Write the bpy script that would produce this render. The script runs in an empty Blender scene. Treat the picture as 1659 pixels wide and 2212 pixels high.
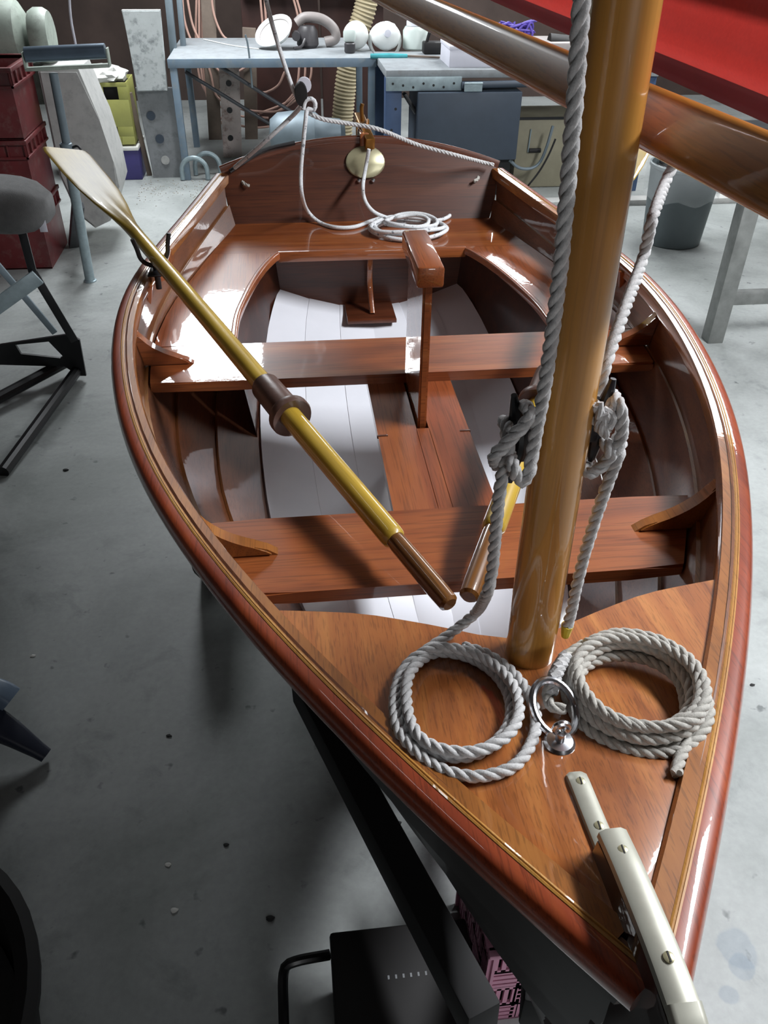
import bpy, bmesh, math, random
from mathutils import Vector as V, Matrix, noise
from math import sin, cos, pi, radians, sqrt, exp
random.seed(7)
S = bpy.context.scene
COL = S.collection
# ------------------------------------------------------------------ camera
RX,UX,FX,CL=(0.9936,-0.1127,0.0104),(0.0594,0.5978,0.7994),(0.0963,0.7937,-0.6007),(-0.2364,-0.2259,1.5473)
cd = bpy.data.cameras.new('camera'); cam = bpy.data.objects.new('camera', cd); COL.objects.link(cam)
cam.matrix_world = Matrix(((RX[0],UX[0],-FX[0],CL[0]),(RX[1],UX[1],-FX[1],CL[1]),(RX[2],UX[2],-FX[2],CL[2]),(0,0,0,1)))
cd.sensor_fit = 'VERTICAL'; cd.sensor_height = 24.0; cd.lens = 1760.0/2212*24.0
cd.clip_start = 0.02; cd.clip_end = 60
S.camera = cam
# ------------------------------------------------------------------ world, lights, exposure
w = bpy.data.worlds.new('world'); S.world = w; w.use_nodes = True
bg = w.node_tree.nodes['Background']; bg.inputs[0].default_value = (0.55,0.65,0.8,1); bg.inputs[1].default_value = 0.12
S.view_settings.view_transform = 'Standard'; S.view_settings.look = 'None'
S.view_settings.exposure = 0.0; S.view_settings.gamma = 1.0; S.view_settings.use_curve_mapping = False
LAMPS = [  # x, y, z, size x, size y, watts, colour, rotation z (deg)
    (-0.85, 5.55, 2.55, 0.75, 1.5, 118, (0.93,0.97,1.0), 0),
    ( 1.75, 7.10, 2.55, 0.5, 1.5, 80, (0.93,0.97,1.0), 0),
    ( 1.95, 0.85, 2.75, 0.4, 1.5, 185, (0.95,0.97,1.0), 0),
    (-1.15, 1.45, 2.95, 0.03, 1.2, 1.6, (0.95,0.98,1.0), 0),
    ( 2.50, 5.05, 2.55, 0.8, 2.2, 95, (0.95,0.98,1.0), 0),
    ( 0.70,-3.25, 1.75, 1.2, 0.5, 22, (0.97,0.98,1.0), 90),   # added front fill lamp, out of view, faces along the boat
]
def area_lamp(x,y,z,sx,sy,wt,c,rz):
    l = bpy.data.lights.new('lamp','AREA'); l.shape='RECTANGLE'; l.size=sx; l.size_y=sy; l.energy=wt; l.color=c
    o = bpy.data.objects.new('lamp',l); COL.objects.link(o); o.location=(x,y,z); o.rotation_euler=(radians(rz),0,0)
    return o
for a in LAMPS: area_lamp(*a)
# ------------------------------------------------------------------ node materials
def lin(c): return tuple(((x/12.92) if x<=0.04045 else ((x+0.055)/1.055)**2.4) for x in c)
def newmat(name):
    m = bpy.data.materials.new(name); m.use_nodes = True
    return m, m.node_tree, m.node_tree.nodes['Principled BSDF']
def setp(b, **k):
    for n,v in k.items():
        b.inputs[n.replace('_',' ')].default_value = v
def ramp(nt, src, stops):
    r = nt.nodes.new('ShaderNodeValToRGB'); e = r.color_ramp.elements
    while len(e) < len(stops): e.new(0.5)
    for q,(p,c) in zip(e,stops): q.position = p; q.color = (*c,1)
    nt.links.new(src, r.inputs[0]); return r.outputs[0]
def coords(nt, scale, rot=(0,0,0)):
    t = nt.nodes.new('ShaderNodeTexCoord'); mp = nt.nodes.new('ShaderNodeMapping')
    nt.links.new(t.outputs['Object'], mp.inputs[0]); mp.inputs['Scale'].default_value = scale; mp.inputs['Rotation'].default_value = rot
    return mp.outputs[0]
def noise_tex(nt, vec, scale, detail=4, rough=0.55, dist=0):
    n = nt.nodes.new('ShaderNodeTexNoise'); nt.links.new(vec, n.inputs['Vector'])
    n.inputs['Scale'].default_value = scale; n.inputs['Detail'].default_value = detail; n.inputs['Roughness'].default_value = rough; n.inputs['Distortion'].default_value = dist
    return n.outputs['Fac']
def mix(nt, fac, a, b, mode='MIX'):
    m = nt.nodes.new('ShaderNodeMix'); m.data_type = 'RGBA'; m.blend_type = mode
    for sock,v in ((m.inputs[0],fac),(m.inputs[6],a),(m.inputs[7],b)):
        if hasattr(v,'node'): nt.links.new(v, sock)
        else: sock.default_value = v if not isinstance(v,tuple) else (*v,1)
    return m.outputs[2]
def bump(nt, b, h, strength, dist=0.002, sock='Normal'):
    n = nt.nodes.new('ShaderNodeBump'); n.inputs['Strength'].default_value = strength; n.inputs['Distance'].default_value = dist
    nt.links.new(h, n.inputs['Height']); nt.links.new(n.outputs[0], b.inputs[sock])
def wood(name, dark, mid, light, axis='Y', scale=14, coat=1.0, rough=0.4, pores=0.3, coat_rough=0.03, wav=0.03):
    m, nt, b = newmat(name)
    st = {'X':(0.07,1,1),'Y':(1,0.07,1),'Z':(1,1,0.07)}[axis]
    st2 = {'X':(0.03,1,1),'Y':(1,0.03,1),'Z':(1,1,0.03)}[axis]
    v = coords(nt, st); n1 = noise_tex(nt, v, scale, 6, 0.6, 1.2)
    c = ramp(nt, n1, [(0.28,lin(dark)),(0.5,lin(mid)),(0.72,lin(light))])
    v2 = coords(nt, st2); n2 = noise_tex(nt, v2, scale*30, 2, 0.5)
    pr = ramp(nt, n2, [(0.36,(0,0,0)),(0.47,(1,1,1))])
    big = noise_tex(nt, coords(nt,(1,1,1)), 3.1, 3)
    c = mix(nt, 1.0, c, ramp(nt, big, [(0.3,(0.72,0.68,0.66)),(0.7,(1.12,1.1,1.1))]), 'MULTIPLY')
    c2 = mix(nt, pores, c, pr, 'MULTIPLY')
    nt.links.new(c2, b.inputs['Base Color'])
    setp(b, Roughness=rough, Coat_Weight=coat, Coat_Roughness=coat_rough, Coat_IOR=1.5)
    bump(nt, b, noise_tex(nt, coords(nt,(1,1,1)), 55, 2), wav, 0.003, 'Coat Normal')
    return m
def paint(name, col, rough=0.5, metal=0.0, var=0.25, scale=9, coat=0.0, bmp=0.0, bscale=60, dirt=None, dirt_amt=0.5):
    m, nt, b = newmat(name)
    c = lin(col); v = coords(nt,(1,1,1))
    n = noise_tex(nt, v, scale, 5, 0.6)
    lo = tuple(x*(1-var) for x in c); hi = tuple(min(1,x*(1+var*0.6)) for x in c)
    cc = ramp(nt, n, [(0.3,lo),(0.7,hi)])
    if dirt:
        n3 = noise_tex(nt, v, scale*2.3, 6, 0.7)
        cc = mix(nt, ramp(nt, n3, [(0.5,(0,0,0)),(0.68,(dirt_amt,)*3)]), cc, lin(dirt))
    nt.links.new(cc, b.inputs['Base Color'])
    setp(b, Roughness=rough, Metallic=metal, Coat_Weight=coat)
    if bmp: bump(nt, b, noise_tex(nt, v, bscale, 3), bmp, 0.002)
    return m
M = {}
M['mahog_y'] = wood('mahogany_along', (0.46,0.22,0.11),(0.58,0.31,0.16),(0.66,0.39,0.21),'Y',11)
M['mahog_x'] = wood('mahogany_across', (0.46,0.23,0.11),(0.58,0.32,0.16),(0.66,0.40,0.21),'X',11)
M['deck'] = wood('deck_ply', (0.50,0.27,0.12),(0.64,0.38,0.18),(0.74,0.49,0.25),'Y',19,pores=0.30)
M['transom_wood'] = wood('transom_board', (0.22,0.10,0.05),(0.29,0.14,0.07),(0.36,0.19,0.095),'X',9,coat=0.6)  # mahogany darkened: the transom's backlit shade is put into this colour
M['strake'] = wood('strake_ply', (0.33,0.19,0.12),(0.43,0.26,0.165),(0.52,0.33,0.21),'Y',12)
M['dark_wood'] = wood('dark_mahogany', (0.26,0.13,0.075),(0.34,0.175,0.10),(0.42,0.22,0.13),'X',12,coat=0.35,coat_rough=0.12)
M['lip'] = wood('lap_edge', (0.66,0.44,0.20),(0.74,0.52,0.25),(0.80,0.60,0.32),'Y',12)
M['rail_red'] = wood('rail_red', (0.44,0.17,0.09),(0.56,0.24,0.12),(0.64,0.31,0.15),'Y',15)
M['rail_gold'] = wood('rail_gold', (0.46,0.27,0.10),(0.60,0.37,0.15),(0.69,0.46,0.21),'Y',15)
M['ply_edge'] = wood('ply_edge', (0.62,0.42,0.18),(0.70,0.50,0.22),(0.76,0.58,0.28),'Y',15,pores=0.2)
M['mast'] = wood('spruce_mast', (0.66,0.45,0.19),(0.79,0.57,0.26),(0.87,0.68,0.35),'Z',10,pores=0.12,wav=0.015)
M['boom'] = wood('boom_wood', (0.64,0.36,0.13),(0.78,0.50,0.20),(0.88,0.66,0.30),'Y',14,coat=0.5,pores=0.2,wav=0.02)
M['oar'] = wood('oar_spruce', (0.64,0.52,0.16),(0.75,0.63,0.22),(0.82,0.71,0.29),'Y',12,pores=0.12,wav=0.01)
M['oar_grip'] = wood('oar_grip', (0.34,0.20,0.08),(0.48,0.31,0.12),(0.60,0.42,0.18),'Y',20,pores=0.4)
M['white_paint'] = paint('white_hull_paint', (0.93,0.94,0.97), 0.2, coat=0.7, var=0.03)
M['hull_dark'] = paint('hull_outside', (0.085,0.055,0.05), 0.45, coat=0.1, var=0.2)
M['leather'] = paint('collar_leather', (0.33,0.24,0.21), 0.38, var=0.15, bmp=0.15, bscale=90)
M['black_metal'] = paint('black_metal', (0.09,0.09,0.10), 0.38, var=0.2)
M['cleat_black'] = paint('cleat_black', (0.13,0.13,0.15), 0.3, var=0.1)
M['brass_dull'] = paint('nickel_strip', (0.73,0.73,0.68), 0.42, metal=0.4, var=0.12, scale=30)
M['bronze'] = paint('bronze', (0.60,0.42,0.20), 0.32, metal=0.8, var=0.2)
M['chrome'] = paint('polished_steel', (0.85,0.86,0.88), 0.25, metal=1.0, var=0.03)
M['plate'] = paint('oval_plate', (0.66,0.64,0.52), 0.35, metal=0.45, var=0.1, scale=40)
M['black_stem'] = wood('stem_dark', (0.12,0.055,0.045),(0.18,0.09,0.075),(0.24,0.13,0.11),'Y',12)
def rope_mat(name, col, fleck=None):
    m, nt, b = newmat(name); v = coords(nt,(1,1,1)); c = lin(col)
    n = noise_tex(nt, v, 240, 3, 0.7)
    cc = ramp(nt, n, [(0.3,tuple(x*0.72 for x in c)),(0.7,c)])
    if fleck:
        n2 = noise_tex(nt, v, 95, 2, 0.5)
        cc = mix(nt, ramp(nt, n2, [(0.63,(0,0,0)),(0.68,(0.8,0.8,0.8))]), cc, lin(fleck))
    nt.links.new(cc, b.inputs['Base Color']); setp(b, Roughness=0.8, Sheen_Weight=0.15)
    bump(nt, b, noise_tex(nt, v, 700, 3), 0.5, 0.001)
    return m
M['rope'] = rope_mat('laid_rope', (0.80,0.80,0.80))
M['rope_grey'] = rope_mat('laid_rope_aged', (0.74,0.73,0.70))
M['rope_braid'] = rope_mat('braided_rope', (0.90,0.91,0.92), (0.40,0.43,0.46))
M['yellow_tip'] = paint('yellow_whipping', (0.85,0.75,0.25), 0.45)
def sail_mat():
    m, nt, b = newmat('red_sailcloth'); v = coords(nt,(1,1,1))
    n = noise_tex(nt, v, 300, 2)
    nt.links.new(ramp(nt, n, [(0.3,lin((0.74,0.25,0.23))),(0.7,lin((0.80,0.29,0.26)))]), b.inputs['Base Color'])
    setp(b, Roughness=0.42, Sheen_Weight=0.2)
    tr_ = nt.nodes.new('ShaderNodeBsdfTranslucent'); tr_.inputs[0].default_value = (*lin((0.78,0.27,0.24)),1); ms = nt.nodes.new('ShaderNodeMixShader'); ms.inputs[0].default_value = 0.4
    nt.links.new(b.outputs[0], ms.inputs[1]); nt.links.new(tr_.outputs[0], ms.inputs[2]); nt.links.new(ms.outputs[0], nt.nodes['Material Output'].inputs['Surface']); bump(nt, b, noise_tex(nt, v, 7, 2), 0.25, 0.02)
    return m
M['sail'] = sail_mat()
M['sail_foot_shade'] = paint('sail_foot_shade', (0.48,0.17,0.20), 0.6, var=0.1)  # sail red darkened: shade under the fold is put into the colour
STAINS=[((0.5089,0.4146,0.0000)[0],(0.5089,0.4146,0.0000)[1],.022),((0.5024,0.3824,0.0000)[0],(0.5024,0.3824,0.0000)[1],.014),((0.4601,0.3397,0.0000)[0],(0.4601,0.3397,0.0000)[1],.010)]
def concrete():
    m, nt, b = newmat('concrete_floor'); v = coords(nt,(1,1,1))
    n1 = noise_tex(nt, v, 1.6, 7, 0.62, 0.6); n2 = noise_tex(nt, v, 7.5, 6, 0.65, 0.4); n3 = noise_tex(nt, v, 60, 4, 0.6)
    c = ramp(nt, n1, [(0.28,lin((0.48,0.50,0.49))),(0.5,lin((0.60,0.615,0.61))),(0.75,lin((0.67,0.685,0.68)))])
    c = mix(nt, ramp(nt, n2, [(0.56,(0,0,0)),(0.74,(0.5,0.5,0.5))]), c, lin((0.38,0.40,0.40)))
    gp = nt.nodes.new('ShaderNodeNewGeometry'); nz = nt.nodes.new('ShaderNodeTexNoise'); nz.inputs['Scale'].default_value = 9; nz.inputs['Detail'].default_value = 4
    nt.links.new(gp.outputs['Position'], nz.inputs['Vector'])
    for cx,cy,rad in STAINS:
        dn = nt.nodes.new('ShaderNodeVectorMath'); dn.operation='DISTANCE'; nt.links.new(gp.outputs['Position'], dn.inputs[0]); dn.inputs[1].default_value=(cx,cy,0)
        sm = nt.nodes.new('ShaderNodeMath'); sm.operation='MULTIPLY_ADD'; nt.links.new(nz.outputs['Fac'], sm.inputs[0]); sm.inputs[1].default_value=-rad*3; nt.links.new(dn.outputs['Value'], sm.inputs[2])
        c = mix(nt, ramp(nt, sm.outputs[0], [(0.0,(0.3,)*3),(max(.001,rad*.25),(0,0,0))]), c, lin((0.33,0.42,0.50)))
    n4 = noise_tex(nt, v, 22, 3, 0.5)
    c = mix(nt, ramp(nt, n4, [(0.68,(0,0,0)),(0.75,(0.65,0.65,0.65))]), c, lin((0.25,0.27,0.28)))
    c = mix(nt, 1.0, c, ramp(nt, n3, [(0.2,(0.86,0.86,0.86)),(0.8,(1.05,1.05,1.05))]), 'MULTIPLY')
    nt.links.new(c, b.inputs['Base Color']); setp(b, Roughness=0.5, Specular_IOR_Level=0.4)
    bump(nt, b, n2, 0.12, 0.004)
    return m
M['concrete'] = concrete()
M['wall'] = paint('wall_dark', (0.27,0.22,0.20), 0.9, var=0.3, scale=3)
M['ceil'] = paint('ceiling_dark', (0.25,0.21,0.19), 0.95, var=0.2, scale=3)
M['blue_grey'] = paint('blue_grey_steel', (0.44,0.51,0.57), 0.5, var=0.15, dirt=(0.55,0.55,0.52), dirt_amt=0.4)
M['bench_top'] = paint('bench_top', (0.56,0.58,0.595), 0.55, var=0.15, dirt=(0.45,0.45,0.44), dirt_amt=0.5)
M['blue_steel'] = paint('blue_steel', (0.24,0.32,0.45), 0.5, var=0.15)
M['slate'] = paint('slate_box', (0.22,0.26,0.31), 0.55, var=0.12)
M['galv'] = paint('galvanised', (0.60,0.66,0.68), 0.45, metal=0.55, var=0.2, scale=25)
M['grey_tube'] = paint('grey_tube', (0.45,0.50,0.53), 0.5, metal=0.3, var=0.15)
M['roller'] = paint('roller_steel', (0.40,0.46,0.52), 0.35, metal=0.6, var=0.15)
M['red_plastic'] = paint('dark_red_plastic', (0.38,0.13,0.14), 0.42, var=0.18, dirt=(0.45,0.38,0.36), dirt_amt=0.35)
M['yellow_plastic'] = paint('olive_yellow_plastic', (0.60,0.60,0.33), 0.5, var=0.12)
M['blue_plastic'] = paint('dark_blue_plastic', (0.22,0.20,0.42), 0.5, var=0.15)
M['pink_plastic'] = paint('pink_plastic', (0.90,0.64,0.75), 0.5, var=0.08)
M['black_plastic'] = paint('black_plastic', (0.055,0.045,0.045), 0.6, var=0.2)
M['grey_cast'] = paint('grey_machine_paint', (0.60,0.64,0.60), 0.6, var=0.18, dirt=(0.42,0.43,0.40), dirt_amt=0.5)
M['ped'] = paint('pedestal_grey', (0.68,0.68,0.67), 0.65, var=0.12, dirt=(0.42,0.42,0.42), dirt_amt=0.3)
M['cab_white'] = paint('white_board', (0.72,0.74,0.74), 0.6, var=0.12, dirt=(0.40,0.42,0.43), dirt_amt=0.8)
M['cab_grey'] = paint('grey_board', (0.50,0.51,0.52), 0.7, var=0.15, dirt=(0.36,0.37,0.38), dirt_amt=0.5)
M['post_brown'] = paint('dusty_post', (0.42,0.37,0.33), 0.8, var=0.25)
M['strap'] = paint('rusty_strap', (0.76,0.71,0.69), 0.6, var=0.2, dirt=(0.42,0.27,0.21), dirt_amt=0.8, scale=6)
M['dark_red_board'] = paint('dark_red_board', (0.22,0.12,0.10), 0.6, var=0.3)
M['pink_hose'] = paint('pink_hose', (0.72,0.58,0.53), 0.5, var=0.12)
M['cream_hose'] = paint('cream_hose', (0.70,0.65,0.53), 0.6, var=0.12)
M['cream'] = paint('cream_paint', (0.55,0.53,0.45), 0.6, var=0.15)
M['dark_rod'] = paint('dark_rod', (0.25,0.26,0.28), 0.5, var=0.2)
M['white_soft'] = paint('white_fibre', (0.88,0.89,0.88), 0.8, var=0.05)
M['white_card'] = paint('white_card', (0.84,0.84,0.88), 0.7, var=0.04)
M['tool_black'] = paint('tool_dark', (0.24,0.23,0.24), 0.45, var=0.25)
M['tool_grey'] = paint('tool_grey', (0.55,0.52,0.51), 0.5, var=0.15)
M['jar'] = paint('cloudy_jar', (0.78,0.82,0.80), 0.35, var=0.06)
M['teal'] = paint('teal_handle', (0.25,0.62,0.65), 0.5)
M['purple'] = paint('purple_cord', (0.33,0.26,0.62), 0.6)
M['fabric'] = paint('grey_cushion_fabric', (0.45,0.45,0.45), 0.95, var=0.15, scale=40, bmp=0.6, bscale=300)
M['bag'] = paint('white_bag', (0.80,0.80,0.78), 0.45, var=0.08)
M['bin'] = paint('grey_bin', (0.38,0.42,0.43), 0.5, var=0.1)
M['steel_leg'] = paint('worn_steel_leg', (0.52,0.53,0.52), 0.45, metal=0.4, var=0.3, scale=12)
M['navy'] = paint('navy_plastic', (0.14,0.16,0.22), 0.5, var=0.2)
M['pale_blue'] = paint('pale_blue_plastic', (0.45,0.52,0.60), 0.4, var=0.2)
M['rubber'] = paint('black_rubber', (0.06,0.06,0.065), 0.6, var=0.2)
M['trolley'] = paint('trolley_black', (0.055,0.055,0.06), 0.75, var=0.2)
M['chip_white'] = paint('white_chip', (0.85,0.85,0.83), 0.7)
M['chip_dark'] = paint('dark_chip', (0.13,0.13,0.13), 0.8)
M['dust'] = paint('sawdust', (0.62,0.60,0.56), 0.95, var=0.2, scale=60)
def film():
    m, nt, b = newmat('clear_film')
    setp(b, Base_Color=(0.9,0.94,0.95,1), Roughness=0.12, Transmission_Weight=0.0, Alpha=0.22, Specular_IOR_Level=0.8)
    bump(nt, b, noise_tex(nt, coords(nt,(1,1,1)), 30, 3), 0.6, 0.01)
    return m
M['film'] = film()
M['dark_film'] = paint('dark_sheet', (0.16,0.18,0.20), 0.3, var=0.2, bmp=0.6, bscale=14, coat=0.4)
M['lamp_body'] = paint('lamp_body', (0.75,0.75,0.75), 0.5)

# ------------------------------------------------------------------ object helpers
def shade(me, ang=0.6):
    me.polygons.foreach_set('use_smooth', [True]*len(me.polygons)); me.set_sharp_from_angle(angle=ang)
def obj(name, bm, mat, parent=None, local=False, ang=0.6):
    """links a bmesh (world coordinates unless local) as one mesh object"""
    off = V((0,0,0))
    if not local:
        p = parent
        while p is not None: off += p.location; p = p.parent
        if parent is None and bm.verts:
            xs=[v.co for v in bm.verts]
            off = V(((min(c.x for c in xs)+max(c.x for c in xs))/2,(min(c.y for c in xs)+max(c.y for c in xs))/2,min(c.z for c in xs)))
        bmesh.ops.translate(bm, verts=bm.verts, vec=-off)
    bmesh.ops.recalc_face_normals(bm, faces=bm.faces)
    me = bpy.data.meshes.new(name); bm.to_mesh(me); bm.free(); shade(me, ang)
    me.materials.append(M[mat] if isinstance(mat,str) else mat)
    o = bpy.data.objects.new(name, me); COL.objects.link(o)
    if parent is not None: o.parent = parent
    elif not local: o.location = off
    return o
def thing(name, label, cat, loc=(0,0,0), group=None):
    o = bpy.data.objects.new(name, None); COL.objects.link(o); o.location = loc; o.empty_display_size = 0.05
    o['label'] = label; o['category'] = cat
    if group: o['group'] = group
    return o
def tag(o, label, cat, group=None):
    o['label'] = label; o['category'] = cat
    if group: o['group'] = group
    return o
def struct(o): o['kind'] = 'structure'; return o
def nb(): return bmesh.new()
def bx(bm, lo, hi, bev=0.0, seg=2, rot=None, piv=None):
    r = bmesh.ops.create_cube(bm, size=1.0); vs = r['verts']
    c = (V(lo)+V(hi))/2; s = V(hi)-V(lo)
    for v in vs: v.co = V((v.co.x*s.x, v.co.y*s.y, v.co.z*s.z))
    if bev:
        es = list({e for v in vs for e in v.link_edges})
        g = bmesh.ops.bevel(bm, geom=es, offset=min(bev,min(abs(x) for x in s)*0.45), segments=seg, affect='EDGES', profile=0.5)
        vs = list({v for f in g['faces'] for v in f.verts} | {v for v in vs if v.is_valid})
    if rot is not None:
        for v in vs: v.co = rot @ v.co
    for v in vs: v.co += c
    return vs
def box(name, lo, hi, mat, parent=None, bev=0.003, rot=None): 
    bm = nb(); bx(bm, lo, hi, bev, rot=rot); return obj(name, bm, mat, parent)
def beam(bm, a, b, wd, ht, bev=0.0, up=(0,0,1)):
    """rectangular bar from a to b"""
    a=V(a); b=V(b); d=(b-a); L=d.length; d.normalize(); s=d.cross(V(up)); s.normalize(); u=s.cross(d)
    R=Matrix((s,d,u)).transposed()
    vs=bx(bm,(-wd/2,-L/2,-ht/2),(wd/2,L/2,ht/2),bev)
    for v in vs: v.co = R@v.co + (a+b)/2
    return vs
def frames(pts):
    ts=[]
    n=len(pts)
    for i in range(n):
        t=(pts[min(i+1,n-1)]-pts[max(i-1,0)]); t=t.normalized() if t.length>1e-9 else V((0,0,1)); ts.append(t)
    u=ts[0].orthogonal().normalized(); out=[]
    for i in range(n):
        u=(u-ts[i]*u.dot(ts[i])); u=u.normalized() if u.length>1e-6 else ts[i].orthogonal().normalized()
        out.append((ts[i],u,ts[i].cross(u)))
    return out
def sweep(bm, pts, prof, caps=True, up=None):
    """prof: function(i)-> list of (u,v) or one list; up: fixes the frame"""
    pts=[V(p) for p in pts]; fr=frames(pts); rings=[]
    for i,p in enumerate(pts):
        t,u,v=fr[i]
        if up is not None:
            u=t.cross(V(up)).normalized(); v=u.cross(t)
        pr=prof(i) if callable(prof) else prof
        rings.append([bm.verts.new(p+u*a+v*b) for a,b in pr])
    n=len(rings[0])
    for a,b in zip(rings,rings[1:]):
        for k in range(n): bm.faces.new((a[k],a[(k+1)%n],b[(k+1)%n],b[k]))
    if caps: bm.faces.new(rings[0][::-1]); bm.faces.new(rings[-1])
    return rings
def circ(r,n=12,ph=0): return [(r*cos(2*pi*k/n+ph), r*sin(2*pi*k/n+ph)) for k in range(n)]
def rrect(w,h,r,n=3):
    out=[]
    for cx,cy,a0 in ((w/2-r,h/2-r,0),(-w/2+r,h/2-r,90),(-w/2+r,-h/2+r,180),(w/2-r,-h/2+r,270)):
        for k in range(n+1):
            a=radians(a0+90*k/n); out.append((cx+r*cos(a),cy+r*sin(a)))
    return out
def tube(bm, pts, r, n=10, caps=True):
    rr=r if callable(r) else (lambda i:r)
    return sweep(bm, pts, lambda i: circ(rr(i),n), caps)
def smooth(pts, step=0.005):
    """Catmull-Rom through the points, resampled evenly"""
    P=[V(p) for p in pts]; P=[P[0]*2-P[1]]+P+[P[-1]*2-P[-2]]; d=[]
    for i in range(1,len(P)-2):
        a,b,c,e=P[i-1:i+3]; k=max(4,int((c-b).length/step*2))
        for j in range(k):
            t=j/k; d.append(0.5*((2*b)+(c-a)*t+(2*a-5*b+4*c-e)*t*t+(3*b-a-3*c+e)*t**3))
    d.append(P[-2]); out=[d[0]]; acc=0
    for a,b in zip(d,d[1:]):
        L=(b-a).length
        while acc+L>=step and L>1e-9:
            a=a+(b-a)*((step-acc)/L); out.append(a.copy()); L=(b-a).length; acc=0
        acc+=L
    if (out[-1]-d[-1]).length>step*0.3: out.append(d[-1])
    return out
def laid_rope(bm, pts, R=0.0063, pitch=0.036, hand=1):
    P=smooth(pts, 0.0042); fr=frames(P)
    for s in range(3):
        path=[]
        for i,p in enumerate(P):
            a=hand*2*pi*(i*0.0042/pitch)+s*2*pi/3; t,u,v=fr[i]
            path.append(p+(u*cos(a)+v*sin(a))*R*0.5)
        tube(bm, path, R*0.53, 7)
def lathe(bm, prof, c=(0,0,0), n=24, axis='Z', cap=True):
    rings=[]
    for r,h in prof:
        rg=[]
        for k in range(n):
            a=2*pi*k/n
            p={'Z':(r*cos(a),r*sin(a),h),'Y':(r*cos(a),h,r*sin(a)),'X':(h,r*cos(a),r*sin(a))}[axis]
            rg.append(bm.verts.new(V(p)+V(c)))
        rings.append(rg)
    for a,b in zip(rings,rings[1:]):
        for k in range(n): bm.faces.new((a[k],a[(k+1)%n],b[(k+1)%n],b[k]))
    if cap:
        if prof[0][0]>1e-5: bm.faces.new(rings[0][::-1])
        if prof[-1][0]>1e-5: bm.faces.new(rings[-1])
    return rings
def prism(bm, poly, vec, bev=0.0):
    """extrudes a polygon (list of 3D points) along vec"""
    a=[bm.verts.new(V(p)) for p in poly]; b=[bm.verts.new(V(p)+V(vec)) for p in poly]; n=len(a)
    fs=[bm.faces.new(a[::-1]),bm.faces.new(b)]
    for k in range(n): fs.append(bm.faces.new((a[k],a[(k+1)%n],b[(k+1)%n],b[k])))
    if bev: bmesh.ops.bevel(bm, geom=list({e for f in fs[:2] for e in f.edges}), offset=bev, segments=2, affect='EDGES')
def ring_slab(bm, top, thick):
    """closed slab from an ordered outline with a possibly curved top (quads between paired rows)"""
    rows=[[bm.verts.new(V(p)) for p in r] for r in top]; low=[[bm.verts.new(V(p)-V((0,0,thick))) for p in r] for r in top]
    for R,fl in ((rows,False),(low,True)):
        for a,b in zip(R,R[1:]):
            for k in range(len(a)-1):
                q=(a[k],a[k+1],b[k+1],b[k]); bm.faces.new(q[::-1] if fl else q)
    n=len(rows); m=len(rows[0])
    for k in range(m-1):
        bm.faces.new((rows[0][k],low[0][k],low[0][k+1],rows[0][k+1])); bm.faces.new((rows[-1][k],rows[-1][k+1],low[-1][k+1],low[-1][k]))
    for i in range(n-1):
        bm.faces.new((rows[i][0],rows[i+1][0],low[i+1][0],low[i][0])); bm.faces.new((rows[i][-1],low[i][-1],low[i+1][-1],rows[i+1][-1]))
def lerp(a,b,t): return a+(b-a)*t
def sstep(x): x=max(0,min(1,x)); return x*x*(3-2*x)

# ------------------------------------------------------------------ the setting
bm=nb(); bmesh.ops.create_grid(bm,x_segments=2,y_segments=2,size=0.5)
for v in bm.verts: v.co=V((v.co.x*9,v.co.y*12+2.6,0))
r=bmesh.ops.extrude_face_region(bm,geom=bm.faces[:]); bmesh.ops.translate(bm,verts=[g for g in r['geom'] if isinstance(g,bmesh.types.BMVert)],vec=(0,0,-0.1))
struct(obj('floor',bm,'concrete'))
struct(box('wall_back',(-4.5,8.5,0),(4.5,8.6,3.2),'wall',bev=0))
struct(box('wall_left',(-4.6,-3.4,0),(-4.5,8.6,3.2),'wall',bev=0))
struct(box('wall_right',(4.5,-3.4,0),(4.6,8.6,3.2),'wall',bev=0))
struct(box('wall_front',(-4.5,-3.5,0),(4.5,-3.4,3.2),'wall',bev=0))
struct(box('ceiling',(-4.6,-3.5,3.2),(4.6,8.6,3.3),'ceil',bev=0))
t=thing('fill_light','added unseen fill light panel on the front wall behind the bow','light',(.7,-3.32,1.75))  # panel added to hold the front fill lamp
bm=nb(); bx(bm,(.05,-3.4,1.45),(1.35,-3.27,2.05),.01); obj('housing',bm,'lamp_body',t)
for i,a in enumerate(LAMPS[:5]):
    t=thing('ceiling_light',['wide white ceiling light over the far left workbench','white ceiling light over the far right corner','white ceiling light over the clear floor right of the boat','slim white tube light above the clear floor left of the boat','white ceiling light above the dustbin at right'][i],'light',(a[0],a[1],a[2]))
    bm=nb(); bx(bm,(a[0]-a[3]/2-.03,a[1]-a[4]/2-.03,a[2]+.015),(a[0]+a[3]/2+.03,a[1]+a[4]/2+.03,a[2]+.07),0.01); obj('housing',bm,'lamp_body',t)
    for sx in (-1,1):
        bm=nb(); tube(bm,[(a[0],a[1]+sx*a[4]*0.35,a[2]+.06),(a[0],a[1]+sx*a[4]*0.35,3.2)],0.006,6); obj('hanger',bm,'lamp_body',t)

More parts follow.
